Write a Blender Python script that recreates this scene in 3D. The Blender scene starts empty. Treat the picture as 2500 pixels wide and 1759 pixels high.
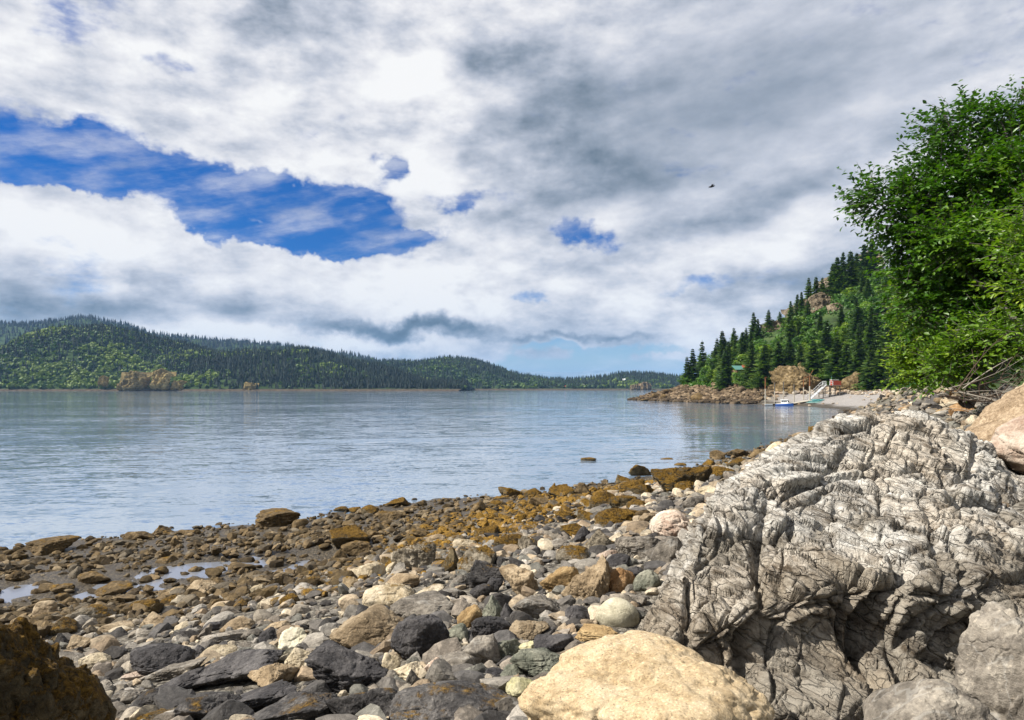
import bpy, bmesh, math, random
import numpy as np
from mathutils import Vector, Matrix

scene = bpy.context.scene
COL = scene.collection
random.seed(7)
R = np.random.default_rng(11)

# ------------------------------------------------------------------ camera
W, H, F, HOR, CZ = 1024, 720, 683.0, 388.0, 5.0
cam_data = bpy.data.cameras.new('camera')
cam_data.sensor_width = 36.0
cam_data.lens = F * 36.0 / W
cam_data.shift_y = (HOR - H / 2) / W
cam_data.clip_start = 0.05
cam_data.clip_end = 80000.0
cam = bpy.data.objects.new('camera', cam_data)
COL.objects.link(cam)
cam.location = (0, 0, CZ)
cam.rotation_euler = (math.radians(90), 0, 0)
scene.camera = cam
scene.view_settings.view_transform = 'Standard'
scene.view_settings.look = 'None'
scene.view_settings.exposure = 0.9
scene.view_settings.gamma = 1.0
scene.view_settings.use_curve_mapping = False
scene.render.engine = 'CYCLES'
scene.cycles.max_bounces = 5
scene.cycles.diffuse_bounces = 2
scene.cycles.glossy_bounces = 2
scene.cycles.transmission_bounces = 2
scene.cycles.transparent_max_bounces = 4
scene.cycles.volume_bounces = 0
scene.cycles.use_denoising = True

SUN_DIR = Vector((-0.68, -0.10, 0.72)).normalized()      # towards the sun
sun_elev = math.asin(SUN_DIR.z)
sun_az = math.atan2(SUN_DIR.x, SUN_DIR.y)               # from +Y, clockwise
sun_data = bpy.data.lights.new('sun', 'SUN')
sun_data.energy = 5.0
sun_data.angle = math.radians(0.6)
sun_data.color = (1.0, 0.955, 0.88)
sun = bpy.data.objects.new('sun', sun_data)
COL.objects.link(sun)
sun.rotation_euler = (-SUN_DIR).to_track_quat('-Z', 'Y').to_euler()
sun.location = (-60, 10, 80)


# ------------------------------------------------------------------ node helpers
class NT:
    """short-hand for building node trees"""
    def __init__(s, tree):
        s.t = tree
        s.l = tree.links
        tree.nodes.clear()

    def put(s, sock, v):
        if v is None:
            return
        if isinstance(v, bpy.types.NodeSocket):
            s.l.new(v, sock)
        else:
            if sock.type == 'RGBA' and hasattr(v, '__len__') and len(v) == 3:
                v = (*v, 1.0)
            sock.default_value = v

    def n(s, typ, ins=None, out=0, **props):
        nd = s.t.nodes.new(typ)
        for k, v in props.items():
            setattr(nd, k, v)
        for k, v in (ins or {}).items():
            s.put(nd.inputs[k], v)
        return nd.outputs[out] if out is not None else nd

    def m(s, op, a, b=None, c=None, clamp=False):
        return s.n('ShaderNodeMath', {0: a, 1: b, 2: c}, operation=op, use_clamp=clamp)

    def v(s, op, a, b=None, out=0):
        return s.n('ShaderNodeVectorMath', {0: a, 1: b}, out, operation=op)

    def scale(s, a, f):
        return s.n('ShaderNodeVectorMath', {0: a, 'Scale': f}, operation='SCALE')

    def noise(s, vec, sc, det=4, rough=0.55, dist=0.0, out=0):
        return s.n('ShaderNodeTexNoise', {'Vector': vec, 'Scale': sc, 'Detail': det, 'Roughness': rough, 'Distortion': dist}, out)

    def vor(s, vec, sc, feat='F1', out='Distance', rnd=1.0):
        return s.n('ShaderNodeTexVoronoi', {'Vector': vec, 'Scale': sc, 'Randomness': rnd}, out, feature=feat)

    def rng(s, x, a, b, c=0.0, d=1.0, smooth=True):
        return s.n('ShaderNodeMapRange', {0: x, 1: a, 2: b, 3: c, 4: d}, interpolation_type='SMOOTHSTEP' if smooth else 'LINEAR', clamp=True)

    def mix(s, f, a, b, blend='MIX'):
        nd = s.t.nodes.new('ShaderNodeMix')
        nd.data_type = 'RGBA'
        nd.blend_type = blend
        s.put(nd.inputs[0], f)
        s.put(nd.inputs[6], a)
        s.put(nd.inputs[7], b)
        return nd.outputs[2]

    def ramp(s, f, stops, interp='LINEAR'):
        nd = s.t.nodes.new('ShaderNodeValToRGB')
        cr = nd.color_ramp
        cr.interpolation = interp
        while len(cr.elements) < len(stops):
            cr.elements.new(0.5)
        for e, (p, c) in zip(cr.elements, stops):
            e.position = p
            e.color = (*c, 1.0)
        s.put(nd.inputs[0], f)
        return nd.outputs[0]

    def bump(s, h, strength=0.6, dist=0.05, normal=None):
        return s.n('ShaderNodeBump', {'Height': h, 'Strength': strength, 'Distance': dist, 'Normal': normal})


# ------------------------------------------------------------------ world: blue sky with drifting cloud
def build_world():
    w = bpy.data.worlds.new('World')
    scene.world = w
    w.use_nodes = True
    t = NT(w.node_tree)
    d = t.n('ShaderNodeTexCoord', out='Generated')
    sep = t.n('ShaderNodeSeparateXYZ', {0: d}, None)
    az = t.m('ARCTAN2', sep.outputs[0], sep.outputs[1])
    el = t.m('ARCSINE', sep.outputs[2])
    P = t.n('ShaderNodeCombineXYZ', {0: az, 1: el, 2: 0.0})

    # the cloud field, in angles above the horizon
    c1 = t.noise(P, 5.0, 5, 0.6, out=1)
    c3 = t.noise(P, 19.0, 7, 0.62, out=1)
    warp = t.v('ADD', t.v('MULTIPLY', t.v('SUBTRACT', c1, (0.5, 0.5, 0.5)), (0.20, 0.10, 0.0)), t.v('MULTIPLY', t.v('SUBTRACT', c3, (0.5, 0.5, 0.5)), (0.075, 0.055, 0.0)))
    Pw = t.v('ADD', P, warp)
    c2 = t.noise(P, 2.2, 4, 0.6, out=1)
    Ps = t.v('ADD', P, t.v('MULTIPLY', t.v('SUBTRACT', c2, (0.5, 0.5, 0.5)), (0.22, 0.14, 0.0)))

    def blob(px, py, rx, ry, rot, gain, vec=None, core=0.0):
        a = math.atan((px - 512) / F)
        e = math.atan2((HOR - py) * math.cos(a), F)
        mp = t.n('ShaderNodeMapping', {'Vector': vec or Pw, 'Location': (a, e, 0), 'Rotation': (0, 0, math.radians(rot)),
                                       'Scale': (rx / F * math.cos(a) ** 1.5, ry / F * math.cos(a), 1.0)}, vector_type='TEXTURE')
        ln = t.v('LENGTH', mp, out='Value')
        return t.rng(ln, 1.0, core, 0.0, gain)

    def total(items):
        s = items[0]
        for i in items[1:]:
            s = t.m('ADD', s, i)
        return s

    Q = t.v('MULTIPLY', P, (1.0, 1.9, 1.0))
    fb = t.noise(Q, 5.5, 9, 0.58)
    fb_l = t.noise(t.v('ADD', Q, (0.030, -0.075, 0.0)), 5.5, 7, 0.58)
    emb0 = t.m('SUBTRACT', fb_l, fb)
    fm = t.noise(Q, 13.0, 7, 0.6)
    fm_l = t.noise(t.v('ADD', Q, (0.012, -0.032, 0.0)), 13.0, 6, 0.6)
    emb = t.m('ADD', emb0, t.m('MULTIPLY', t.m('SUBTRACT', fm_l, fm), 0.28))
    fine = t.noise(t.v('MULTIPLY', P, (1.0, 2.4, 1.0)), 15.0, 8, 0.6)
    low = t.noise(Q, 1.3, 3, 0.5)
    streak = t.noise(t.v('MULTIPLY', t.n('ShaderNodeVectorRotate', {'Vector': P, 'Angle': math.radians(-14)}, rotation_type='Z_AXIS'), (1.0, 4.5, 1.0)), 6.0, 7, 0.6)

    gaps = total([
        blob(95, 168, 250, 54, -9, 0.95), blob(235, 203, 185, 44, -18, 0.9), blob(330, 226, 150, 40, -15, 1.0), blob(250, 236, 120, 20, -6, 0.55), blob(350, 212, 120, 34, -12, .6),
        blob(395, 243, 95, 20, 2, 1.0), blob(20, 150, 150, 44, -6, 0.9), blob(383, 172, 48, 24, 20, 0.72), blob(470, 196, 90, 20, 4, 0.62),
        blob(586, 236, 56, 24, -14, 0.95), blob(80, 12, 110, 40, 0, 0.45), blob(186, 65, 40, 24, -20, 0.35), blob(600, 350, 150, 13, 1, 0.9),
        blob(520, 345, 80, 9, 0, 0.5), blob(695, 290, 60, 16, 0, 0.5), blob(530, 296, 60, 13, 0, 0.42), blob(455, 210, 30, 14, 0, .5),
        blob(580, 376, 190, 26, 0, 1.3, P, 0.35), blob(760, 378, 200, 16, 0, 0.7, P, 0.2)])
    fill = total([blob(275, 228, 75, 9, -9, 0.45), blob(345, 226, 50, 8, 0, 0.4), blob(60, 152, 90, 9, -6, 0.35), blob(200, 190, 110, 10, -16, .3), blob(430, 170, 42, 50, 20, 0.5), blob(250, 150, 100, 20, -8, 0.35), blob(110, 225, 190, 26, -16, 0.8), blob(300, 262, 130, 20, -6, 0.8), blob(60, 215, 110, 26, -12, .8)])
    g = t.m('SUBTRACT', gaps, fill)
    g = t.m('ADD', g, t.m('MULTIPLY', t.m('SUBTRACT', fb, 0.5), 1.3))
    g = t.m('ADD', g, t.m('MULTIPLY', t.m('SUBTRACT', fine, 0.5), 1.25))
    g = t.m('ADD', g, t.m('MULTIPLY', t.m('SUBTRACT', low, 0.56), 0.7))
    blue = t.rng(g, 0.12, 0.74)

    lights = total([
        blob(405, 85, 85, 95, -10, 0.30, Ps), blob(280, 165, 230, 70, -6, 0.22, Ps), blob(100, 60, 230, 110, 0, 0.16, Ps),
        blob(420, 180, 70, 60, 0, 0.25, Ps), blob(60, 225, 170, 40, -15, 0.34, Ps), blob(190, 258, 180, 38, -12, 0.34, Ps), blob(400, 275, 190, 50, -4, 0.32, Ps),
        blob(85, 272, 62, 28, -18, 0.32), blob(445, 308, 52, 22, 0, 0.30), blob(575, 160, 60, 36, -15, 0.22), blob(880, 210, 180, 55, 8, 0.16, Ps),
        blob(640, 255, 240, 70, 4, 0.17, Ps), blob(300, 338, 170, 15, 0, 0.30), blob(700, 320, 220, 40, 3, 0.12, Ps), blob(390, 345, 120, 12, 0, .2), blob(560, 15, 190, 50, 0, 0.12, Ps)])
    darks = total([
        blob(640, 125, 260, 85, 20, 0.20, Ps), blob(545, 100, 90, 90, 50, 0.13, Ps), blob(610, 172, 90, 30, -12, 0.22, Ps), blob(720, 205, 130, 26, 12, 0.24, Ps),
        blob(800, 100, 260, 60, 18, 0.10, Ps), blob(0, 296, 110, 28, -4, 0.27, Ps), blob(150, 312, 190, 24, 2, 0.15, Ps), blob(300, 306, 140, 26, -4, 0.14, Ps),
        blob(420, 327, 95, 17, 1, 0.52), blob(350, 322, 60, 13, 0, 0.22), blob(570, 262, 60, 24, 0, 0.16, Ps), blob(150, 115, 110, 22, -12, 0.14, Ps), blob(290, 40, 60, 60, 30, .12, Ps),
        blob(250, 130, 60, 30, 0, .08, Ps), blob(760, 275, 190, 28, 4, 0.14, Ps), blob(480, 30, 60, 80, 10, 0.10, Ps), blob(900, 140, 200, 30, 14, .1, Ps), blob(560, 335, 160, 7, 1, .2)])
    b = t.m('ADD', 0.70, t.m('SUBTRACT', lights, t.m('MULTIPLY', darks, 1.3)))
    smooth = t.m('ADD', 0.22, t.m('MULTIPLY', 0.78, t.m('SUBTRACT', 1.0, total([blob(760, 90, 420, 190, 10, 0.9, P)]), clamp=True)))
    b = t.m('ADD', b, t.m('MULTIPLY', t.m('MULTIPLY', emb, 1.55), smooth))
    b = t.m('ADD', b, t.m('MULTIPLY', t.m('MULTIPLY', t.m('SUBTRACT', fine, 0.5), 0.26), smooth))
    b = t.m('ADD', b, t.m('MULTIPLY', t.m('SUBTRACT', streak, 0.5), 0.20))
    b = t.m('ADD', b, t.m('MULTIPLY', t.m('SUBTRACT', fb, 0.5), 0.35))
    cloud = t.ramp(b, [(0.0, (0.045, 0.075, 0.10)), (0.22, (0.13, 0.18, 0.235)), (0.45, (0.33, 0.38, 0.46)), (0.66, (0.585, 0.615, 0.695)), (0.84, (0.83, 0.83, 0.865)), (1.0, (0.99, 0.985, 0.98))])

    sky = t.n('ShaderNodeTexSky', sky_type='NISHITA')
    sk = sky.node
    sk.sun_disc = False
    sk.sun_elevation = sun_elev
    sk.sun_rotation = sun_az
    sk.air_density = 1.0
    sk.dust_density = 0.6
    sk.ozone_density = 3.0
    wisp = t.rng(t.m('ADD', streak, t.m('MULTIPLY', fine, 0.6)), 0.66, 1.10, 0.0, 0.55)
    sat = t.n('ShaderNodeHueSaturation', {'Hue': 0.5, 'Saturation': 1.3, 'Value': 0.85, 'Color': t.mix(1.0, sky, t.mix(t.rng(el, 0.03, 0.20), (1.0, 1.12, 1.35), (0.09, 0.44, 1.0)), 'MULTIPLY')})
    bg1 = t.n('ShaderNodeBackground', {0: sat, 1: 0.062})
    bg2 = t.n('ShaderNodeBackground', {0: cloud, 1: 0.53})
    cover = t.m('MAXIMUM', t.m('SUBTRACT', 1.0, blue), wisp)
    mx = t.n('ShaderNodeMixShader', {0: cover, 1: bg1, 2: bg2})
    t.n('ShaderNodeOutputWorld', {0: mx}, None)


build_world()


# ------------------------------------------------------------------ numpy noise, meshes, tagging
def hash3(i, j, k, seed):
    h = (i * 374761393 + j * 668265263 + k * 1440662683 + seed * 974634777) & 0xFFFFFFFF
    h = ((h ^ (h >> 13)) * 1274126177) & 0xFFFFFFFF
    h = h ^ (h >> 16)
    return (h & 0xFFFFFF).astype(np.float64) / 0x7FFFFF - 1.0


def vnoise(P, seed=0):
    P = np.asarray(P, float)
    i = np.floor(P).astype(np.int64)
    f = P - i
    u = f * f * (3 - 2 * f)
    x, y, z = i[:, 0], i[:, 1], i[:, 2]
    r = 0
    for dx in (0, 1):
        wx = u[:, 0] if dx else 1 - u[:, 0]
        for dy in (0, 1):
            wy = u[:, 1] if dy else 1 - u[:, 1]
            for dz in (0, 1):
                wz = u[:, 2] if dz else 1 - u[:, 2]
                r = r + wx * wy * wz * hash3(x + dx, y + dy, z + dz, seed)
    return r


def fbm(P, seed=0, octv=4, rough=0.5, lac=2.03, ridged=False):
    P = np.asarray(P, float)
    a, s, tot = 1.0, 0.0, 0.0
    for o in range(octv):
        n = vnoise(P, seed + o * 17)
        if ridged:
            n = 1 - 2 * np.abs(n)
        s = s + a * n
        tot += a
        a *= rough
        P = P * lac + 3.7
    return s / tot


def facets(P, seed=0):
    """broken-stone relief: every cell is its own tilted plane; also the distance to the nearest joint"""
    P = np.asarray(P, float)
    i = np.floor(P).astype(np.int64)
    n = len(P)
    f1 = np.full(n, 9.0)
    f2 = np.full(n, 9.0)
    val = np.zeros(n)
    for dx in (-1, 0, 1):
        for dy in (-1, 0, 1):
            for dz in (-1, 0, 1):
                cx, cy, cz = i[:, 0] + dx, i[:, 1] + dy, i[:, 2] + dz
                c = np.column_stack([cx + 0.5 + 0.45 * hash3(cx, cy, cz, seed), cy + 0.5 + 0.45 * hash3(cx, cy, cz, seed + 1), cz + 0.5 + 0.45 * hash3(cx, cy, cz, seed + 2)])
                d = P - c
                r = np.sqrt((d * d).sum(1))
                h = 0.55 * hash3(cx, cy, cz, seed + 3) + 0.8 * (d[:, 0] * hash3(cx, cy, cz, seed + 4) + d[:, 1] * hash3(cx, cy, cz, seed + 5) + d[:, 2] * hash3(cx, cy, cz, seed + 6))
                near = r < f1
                f2 = np.where(near, f1, np.minimum(f2, r))
                val = np.where(near, h, val)
                f1 = np.where(near, r, f1)
    return val, f2 - f1


def sstep(x, a, b):
    t = np.clip((x - a) / (b - a), 0, 1)
    return t * t * (3 - 2 * t)


def mk_mesh(name, V, Fc, smooth=True, attrs=None):
    """mesh from a vertex array and an (n,3) or (n,4) face array; attrs: name -> per-vertex rgba"""
    me = bpy.data.meshes.new(name)
    V = np.asarray(V, np.float32)
    Fc = np.asarray(Fc, np.int32)
    n, k = Fc.shape
    me.vertices.add(len(V))
    me.vertices.foreach_set('co', V.ravel())
    me.loops.add(n * k)
    me.loops.foreach_set('vertex_index', Fc.ravel())
    me.polygons.add(n)
    me.polygons.foreach_set('loop_start', np.arange(0, n * k, k, dtype=np.int32))
    me.polygons.foreach_set('loop_total', np.full(n, k, np.int32))
    me.polygons.foreach_set('use_smooth', np.full(n, smooth, bool))
    for an, arr in (attrs or {}).items():
        at = me.attributes.new(an, 'FLOAT_COLOR', 'POINT')
        at.data.foreach_set('color', np.asarray(arr, np.float32).ravel())
    me.update(calc_edges=True)
    me.validate()
    return me


def obj(name, mesh, mat=None, parent=None, loc=None):
    o = bpy.data.objects.new(name, mesh)
    COL.objects.link(o)
    if mat is not None and len(mesh.materials) == 0:
        mesh.materials.append(mat)
    if parent is not None:
        o.parent = parent
    if loc is not None:
        o.location = loc
    return o


def tag(o, label=None, cat=None, group=None, kind=None):
    if label:
        o['label'] = label
    if cat:
        o['category'] = cat
    if group:
        o['group'] = group
    if kind:
        o['kind'] = kind
    return o


def thing(name, loc, label, cat, group=None, rz=0.0):
    o = bpy.data.objects.new(name, None)
    COL.objects.link(o)
    o.empty_display_size = 0.3
    o.location = loc
    o.rotation_euler = (0, 0, rz)
    return tag(o, label, cat, group)


_ico = {}


def ico(sub):
    if sub not in _ico:
        bm = bmesh.new()
        bmesh.ops.create_icosphere(bm, subdivisions=sub, radius=1.0)
        V = np.array([v.co[:] for v in bm.verts])
        Fc = np.array([[v.index for v in f.verts] for f in bm.faces], np.int32)
        bm.free()
        _ico[sub] = (V / np.linalg.norm(V, axis=1)[:, None], Fc)
    return _ico[sub]


def tube(pts, radii, sides=7):
    """vertices and quads of a tapering tube along points"""
    pts = np.asarray(pts, float)
    n = len(pts)
    tan = np.gradient(pts, axis=0)
    tan /= np.linalg.norm(tan, axis=1)[:, None] + 1e-9
    V, Fc = [], []
    for i in range(n):
        up = np.array([0.0, 0, 1]) if abs(tan[i, 2]) < 0.9 else np.array([1.0, 0, 0])
        a = np.cross(tan[i], up)
        a /= np.linalg.norm(a)
        b = np.cross(tan[i], a)
        for k in range(sides):
            th = 2 * math.pi * k / sides
            V.append(pts[i] + radii[i] * (math.cos(th) * a + math.sin(th) * b))
    for i in range(n - 1):
        for k in range(sides):
            k2 = (k + 1) % sides
            Fc.append((i * sides + k, i * sides + k2, (i + 1) * sides + k2, (i + 1) * sides + k))
    return np.array(V), np.array(Fc, np.int32)


def join(parts):
    """concatenate (V, F) pairs of one face size"""
    Vs, Fs, o = [], [], 0
    for V, Fc in parts:
        Vs.append(V)
        Fs.append(np.asarray(Fc) + o)
        o += len(V)
    return np.vstack(Vs), np.vstack(Fs)


def box(cx, cy, cz, sx, sy, sz):
    V = np.array([(x, y, z) for x in (-.5, .5) for y in (-.5, .5) for z in (-.5, .5)]) * (sx, sy, sz) + (cx, cy, cz)
    return V, np.array([(0, 1, 3, 2), (4, 6, 7, 5), (0, 4, 5, 1), (2, 3, 7, 6), (0, 2, 6, 4), (1, 5, 7, 3)], np.int32)


def P3(px, py, y):
    return np.array(((px - 512) / F * y, y, CZ + (HOR - py) / F * y))


# ------------------------------------------------------------------ materials
def new_mat(name):
    m = bpy.data.materials.new(name)
    m.use_nodes = True
    return m, NT(m.node_tree)


def finish(t, col, rough=0.85, normal=None, spec=0.25, **more):
    ins = {'Base Color': col, 'Roughness': rough, 'Specular IOR Level': spec}
    if normal is not None:
        ins['Normal'] = normal
    ins.update(more)
    b = t.n('ShaderNodeBsdfPrincipled', ins)
    t.n('ShaderNodeOutputMaterial', {0: b}, None)
    return b


def plain(name, col, rough=0.6, grain=0.25, spec=0.3, metallic=0.0):
    m, t = new_mat(name)
    tc = t.n('ShaderNodeTexCoord', out='Object')
    n = t.noise(tc, 3.0, 6, 0.6)
    c = t.mix(t.rng(n, 0.3, 0.75, 0.0, grain), col, tuple(x * 0.45 for x in col))
    finish(t, c, rough, spec=spec, Metallic=metallic)
    return m


WEED = [(0.38, (0.010, 0.007, 0.002)), (0.46, (0.066, 0.036, 0.005)), (0.55, (0.18, 0.098, 0.012)), (0.68, (0.34, 0.20, 0.035))]


def rock_material(name, dark, mid, light, weed=0.0, speck=0.5, vein=0.0, bump=0.7, use_attr=False, grain=1.0, stain=None):
    """weathered stone; weed = share of the upper faces under rockweed"""
    dark, mid, light = (tuple(a * b for a, b in zip(q, (0.79, 0.73, 0.65))) for q in (dark, mid, light))
    m, t = new_mat(name)
    tc = t.n('ShaderNodeTexCoord', out='Object')
    rnd = t.n('ShaderNodeObjectInfo', out='Random')
    p = t.v('ADD', tc, t.scale((37.0, 61.0, 19.0), rnd))
    sep = t.n('ShaderNodeSeparateXYZ', {0: t.n('ShaderNodeNewGeometry', out='Normal')}, None)
    n1 = t.noise(p, 1.7 * grain, 9, 0.68, 0.4)
    n2 = t.noise(p, 9.0 * grain, 7, 0.7)
    n3 = t.noise(p, 42.0 * grain, 4, 0.6)
    fr = t.vor(t.v('ADD', p, t.scale(t.noise(p, 3.0, 4, 0.6, out=1), 0.5)), 2.6 * grain, 'DISTANCE_TO_EDGE')
    f = t.m('ADD', t.m('MULTIPLY', n1, 0.65), t.m('MULTIPLY', n2, 0.45))
    col = t.ramp(f, [(0.40, dark), (0.535, mid), (0.68, light)])
    att = None
    if use_attr:
        att = t.n('ShaderNodeAttribute', None, None, attribute_name='col')
        col = t.mix(1.0, t.mix(1.0, col, att.outputs['Color'], 'MULTIPLY'), (3.0, 3.0, 3.0), 'MULTIPLY')
    else:
        hv = t.n('ShaderNodeHueSaturation', {'Hue': 0.5, 'Saturation': 1.0, 'Value': t.rng(rnd, 0, 1, 0.80, 1.2, False), 'Color': col})
        col = hv
    col = t.mix(t.rng(n3, 0.55, 0.72, 0.0, speck), col, t.mix(1.0, col, (2.1, 2.05, 1.95), 'MULTIPLY'))
    col = t.mix(t.rng(n3, 0.46, 0.30, 0.0, speck), col, t.mix(1.0, col, (0.30, 0.29, 0.28), 'MULTIPLY'))
    col = t.mix(t.rng(fr, 0.02, 0.0, 0.0, 0.22), col, t.mix(1.0, col, (0.25, 0.23, 0.22), 'MULTIPLY'))
    if vein:
        vv = t.m('ABSOLUTE', t.m('SUBTRACT', t.noise(t.v('MULTIPLY', p, (1.0, 2.2, 1.6)), 1.6, 3, 0.5, 0.6), 0.5))
        col = t.mix(t.rng(vv, 0.016, 0.004, 0.0, vein), col, (0.55, 0.54, 0.5))
    if stain:
        sn = t.noise(p, 2.3, 5, 0.65)
        col = t.mix(t.rng(sn, 0.52, 0.66, 0.0, 0.8), col, stain)
    hgt = t.m('ADD', t.m('MULTIPLY', n1, 0.9), t.m('ADD', t.m('MULTIPLY', n2, 0.45), t.m('MULTIPLY', n3, 0.14)))
    hgt = t.m('ADD', hgt, t.rng(fr, 0.0, 0.05, -0.10, 0.0))
    rough = 0.88
    if weed or use_attr:
        wn = t.noise(p, 3.4, 7, 0.7)
        wf = t.noise(p, 26.0, 6, 0.75)
        wa = att.outputs['Alpha'] if att else weed
        wm = t.m('ADD', t.m('ADD', t.m('MULTIPLY', wn, 1.3), t.m('MULTIPLY', sep.outputs[2], 0.38)), t.m('MULTIPLY', wa, 1.4))
        wm = t.rng(wm, 1.35, 1.58)
        wcol = t.ramp(t.m('ADD', t.m('MULTIPLY', wf, 0.75), t.m('MULTIPLY', wn, 0.3)), WEED)
        col = t.mix(wm, col, wcol)
        hgt = t.m('ADD', hgt, t.m('MULTIPLY', wm, t.m('MULTIPLY', wf, 1.2)))
    finish(t, col, rough, t.bump(hgt, bump, 0.10 / grain), 0.22)
    return m


RM = {
    'grey': rock_material('grey_stone', (0.05, 0.047, 0.043), (0.165, 0.155, 0.142), (0.37, 0.355, 0.325), vein=0.14),
    'dark': rock_material('charcoal_stone', (0.014, 0.014, 0.016), (0.048, 0.048, 0.054), (0.13, 0.13, 0.14), speck=0.7),
    'tan': rock_material('tan_stone', (0.10, 0.075, 0.045), (0.27, 0.215, 0.145), (0.46, 0.395, 0.295)),
    'cream': rock_material('cream_stone', (0.22, 0.185, 0.12), (0.47, 0.42, 0.315), (0.66, 0.61, 0.50), speck=0.35),
    'sand': rock_material('sandy_yellow_stone', (0.33, 0.245, 0.14), (0.56, 0.46, 0.31), (0.70, 0.61, 0.46), speck=0.8, vein=0.0, bump=0.30, grain=2.2),
    'white': rock_material('white_stone', (0.30, 0.29, 0.22), (0.52, 0.51, 0.41), (0.68, 0.67, 0.58), speck=0.3, bump=0.35),
    'pink': rock_material('pinkish_stone', (0.28, 0.19, 0.15), (0.46, 0.385, 0.335), (0.64, 0.60, 0.55), speck=0.4),
    'red': rock_material('red_stained_stone', (0.24, 0.2, 0.18), (0.45, 0.43, 0.41), (0.62, 0.60, 0.57), speck=0.3, stain=(0.24, 0.07, 0.055)),
    'green': rock_material('greenish_stone', (0.05, 0.06, 0.05), (0.15, 0.165, 0.14), (0.33, 0.345, 0.30)),
    'slab': rock_material('rough_tan_slab', (0.12, 0.085, 0.055), (0.30, 0.235, 0.165), (0.50, 0.42, 0.32), speck=0.9, grain=2.6, bump=0.8),
    'ochrecliff': rock_material('ochre_cliff_stone', (0.05, 0.045, 0.015), (0.24, 0.19, 0.07), (0.48, 0.40, 0.20), grain=0.1, bump=1.0, speck=0.3),
    'gold': rock_material('golden_brown_stone', (0.12, 0.075, 0.03), (0.30, 0.215, 0.11), (0.48, 0.38, 0.22)),
    'orange': rock_material('ochre_stone', (0.13, 0.07, 0.03), (0.30, 0.18, 0.085), (0.46, 0.33, 0.20)),
    'brown': rock_material('brown_tidal_stone', (0.035, 0.025, 0.012), (0.12, 0.088, 0.045), (0.26, 0.20, 0.12), weed=0.27),
    'weed': rock_material('weed_covered_stone', (0.03, 0.025, 0.015), (0.12, 0.10, 0.06), (0.30, 0.25, 0.16), weed=0.50, bump=1.0),
    'halfweed': rock_material('partly_weeded_stone', (0.06, 0.055, 0.045), (0.22, 0.20, 0.16), (0.45, 0.42, 0.36), weed=0.36, bump=0.9),
    'palewed': rock_material('pale_stone_with_weed_tufts', (0.25, 0.20, 0.12), (0.48, 0.43, 0.33), (0.66, 0.62, 0.52), weed=0.24),
    'darkweed': rock_material('dark_stone_with_barnacles', (0.014, 0.014, 0.016), (0.05, 0.05, 0.054), (0.15, 0.15, 0.155), weed=0.25, speck=1.0),
    'lime': rock_material('pale_yellow_green_stone', (0.16, 0.17, 0.08), (0.38, 0.38, 0.22), (0.55, 0.54, 0.40), speck=0.5),
    'cliff': rock_material('cliff_stone', (0.035, 0.03, 0.018), (0.14, 0.115, 0.08), (0.32, 0.275, 0.21), grain=0.16, bump=1.0, speck=0.3),
    'stack': rock_material('ochre_stack_stone', (0.02, 0.014, 0.006), (0.12, 0.088, 0.04), (0.36, 0.29, 0.18), grain=0.22, bump=1.0, weed=0.0, speck=0.5),
    'shelf': rock_material('shelf_stone', (0.06, 0.045, 0.028), (0.15, 0.115, 0.075), (0.30, 0.24, 0.165), grain=0.3, bump=1.0),
    'shelfweed': rock_material('shelf_stone_weedy', (0.035, 0.025, 0.012), (0.12, 0.085, 0.04), (0.27, 0.20, 0.10), grain=0.3, weed=0.2, bump=1.0),
    'pebble': rock_material('loose_stone', (0.15, 0.15, 0.15), (0.36, 0.36, 0.36), (0.60, 0.60, 0.60), use_attr=True, grain=2.0, bump=0.5),
}


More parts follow.
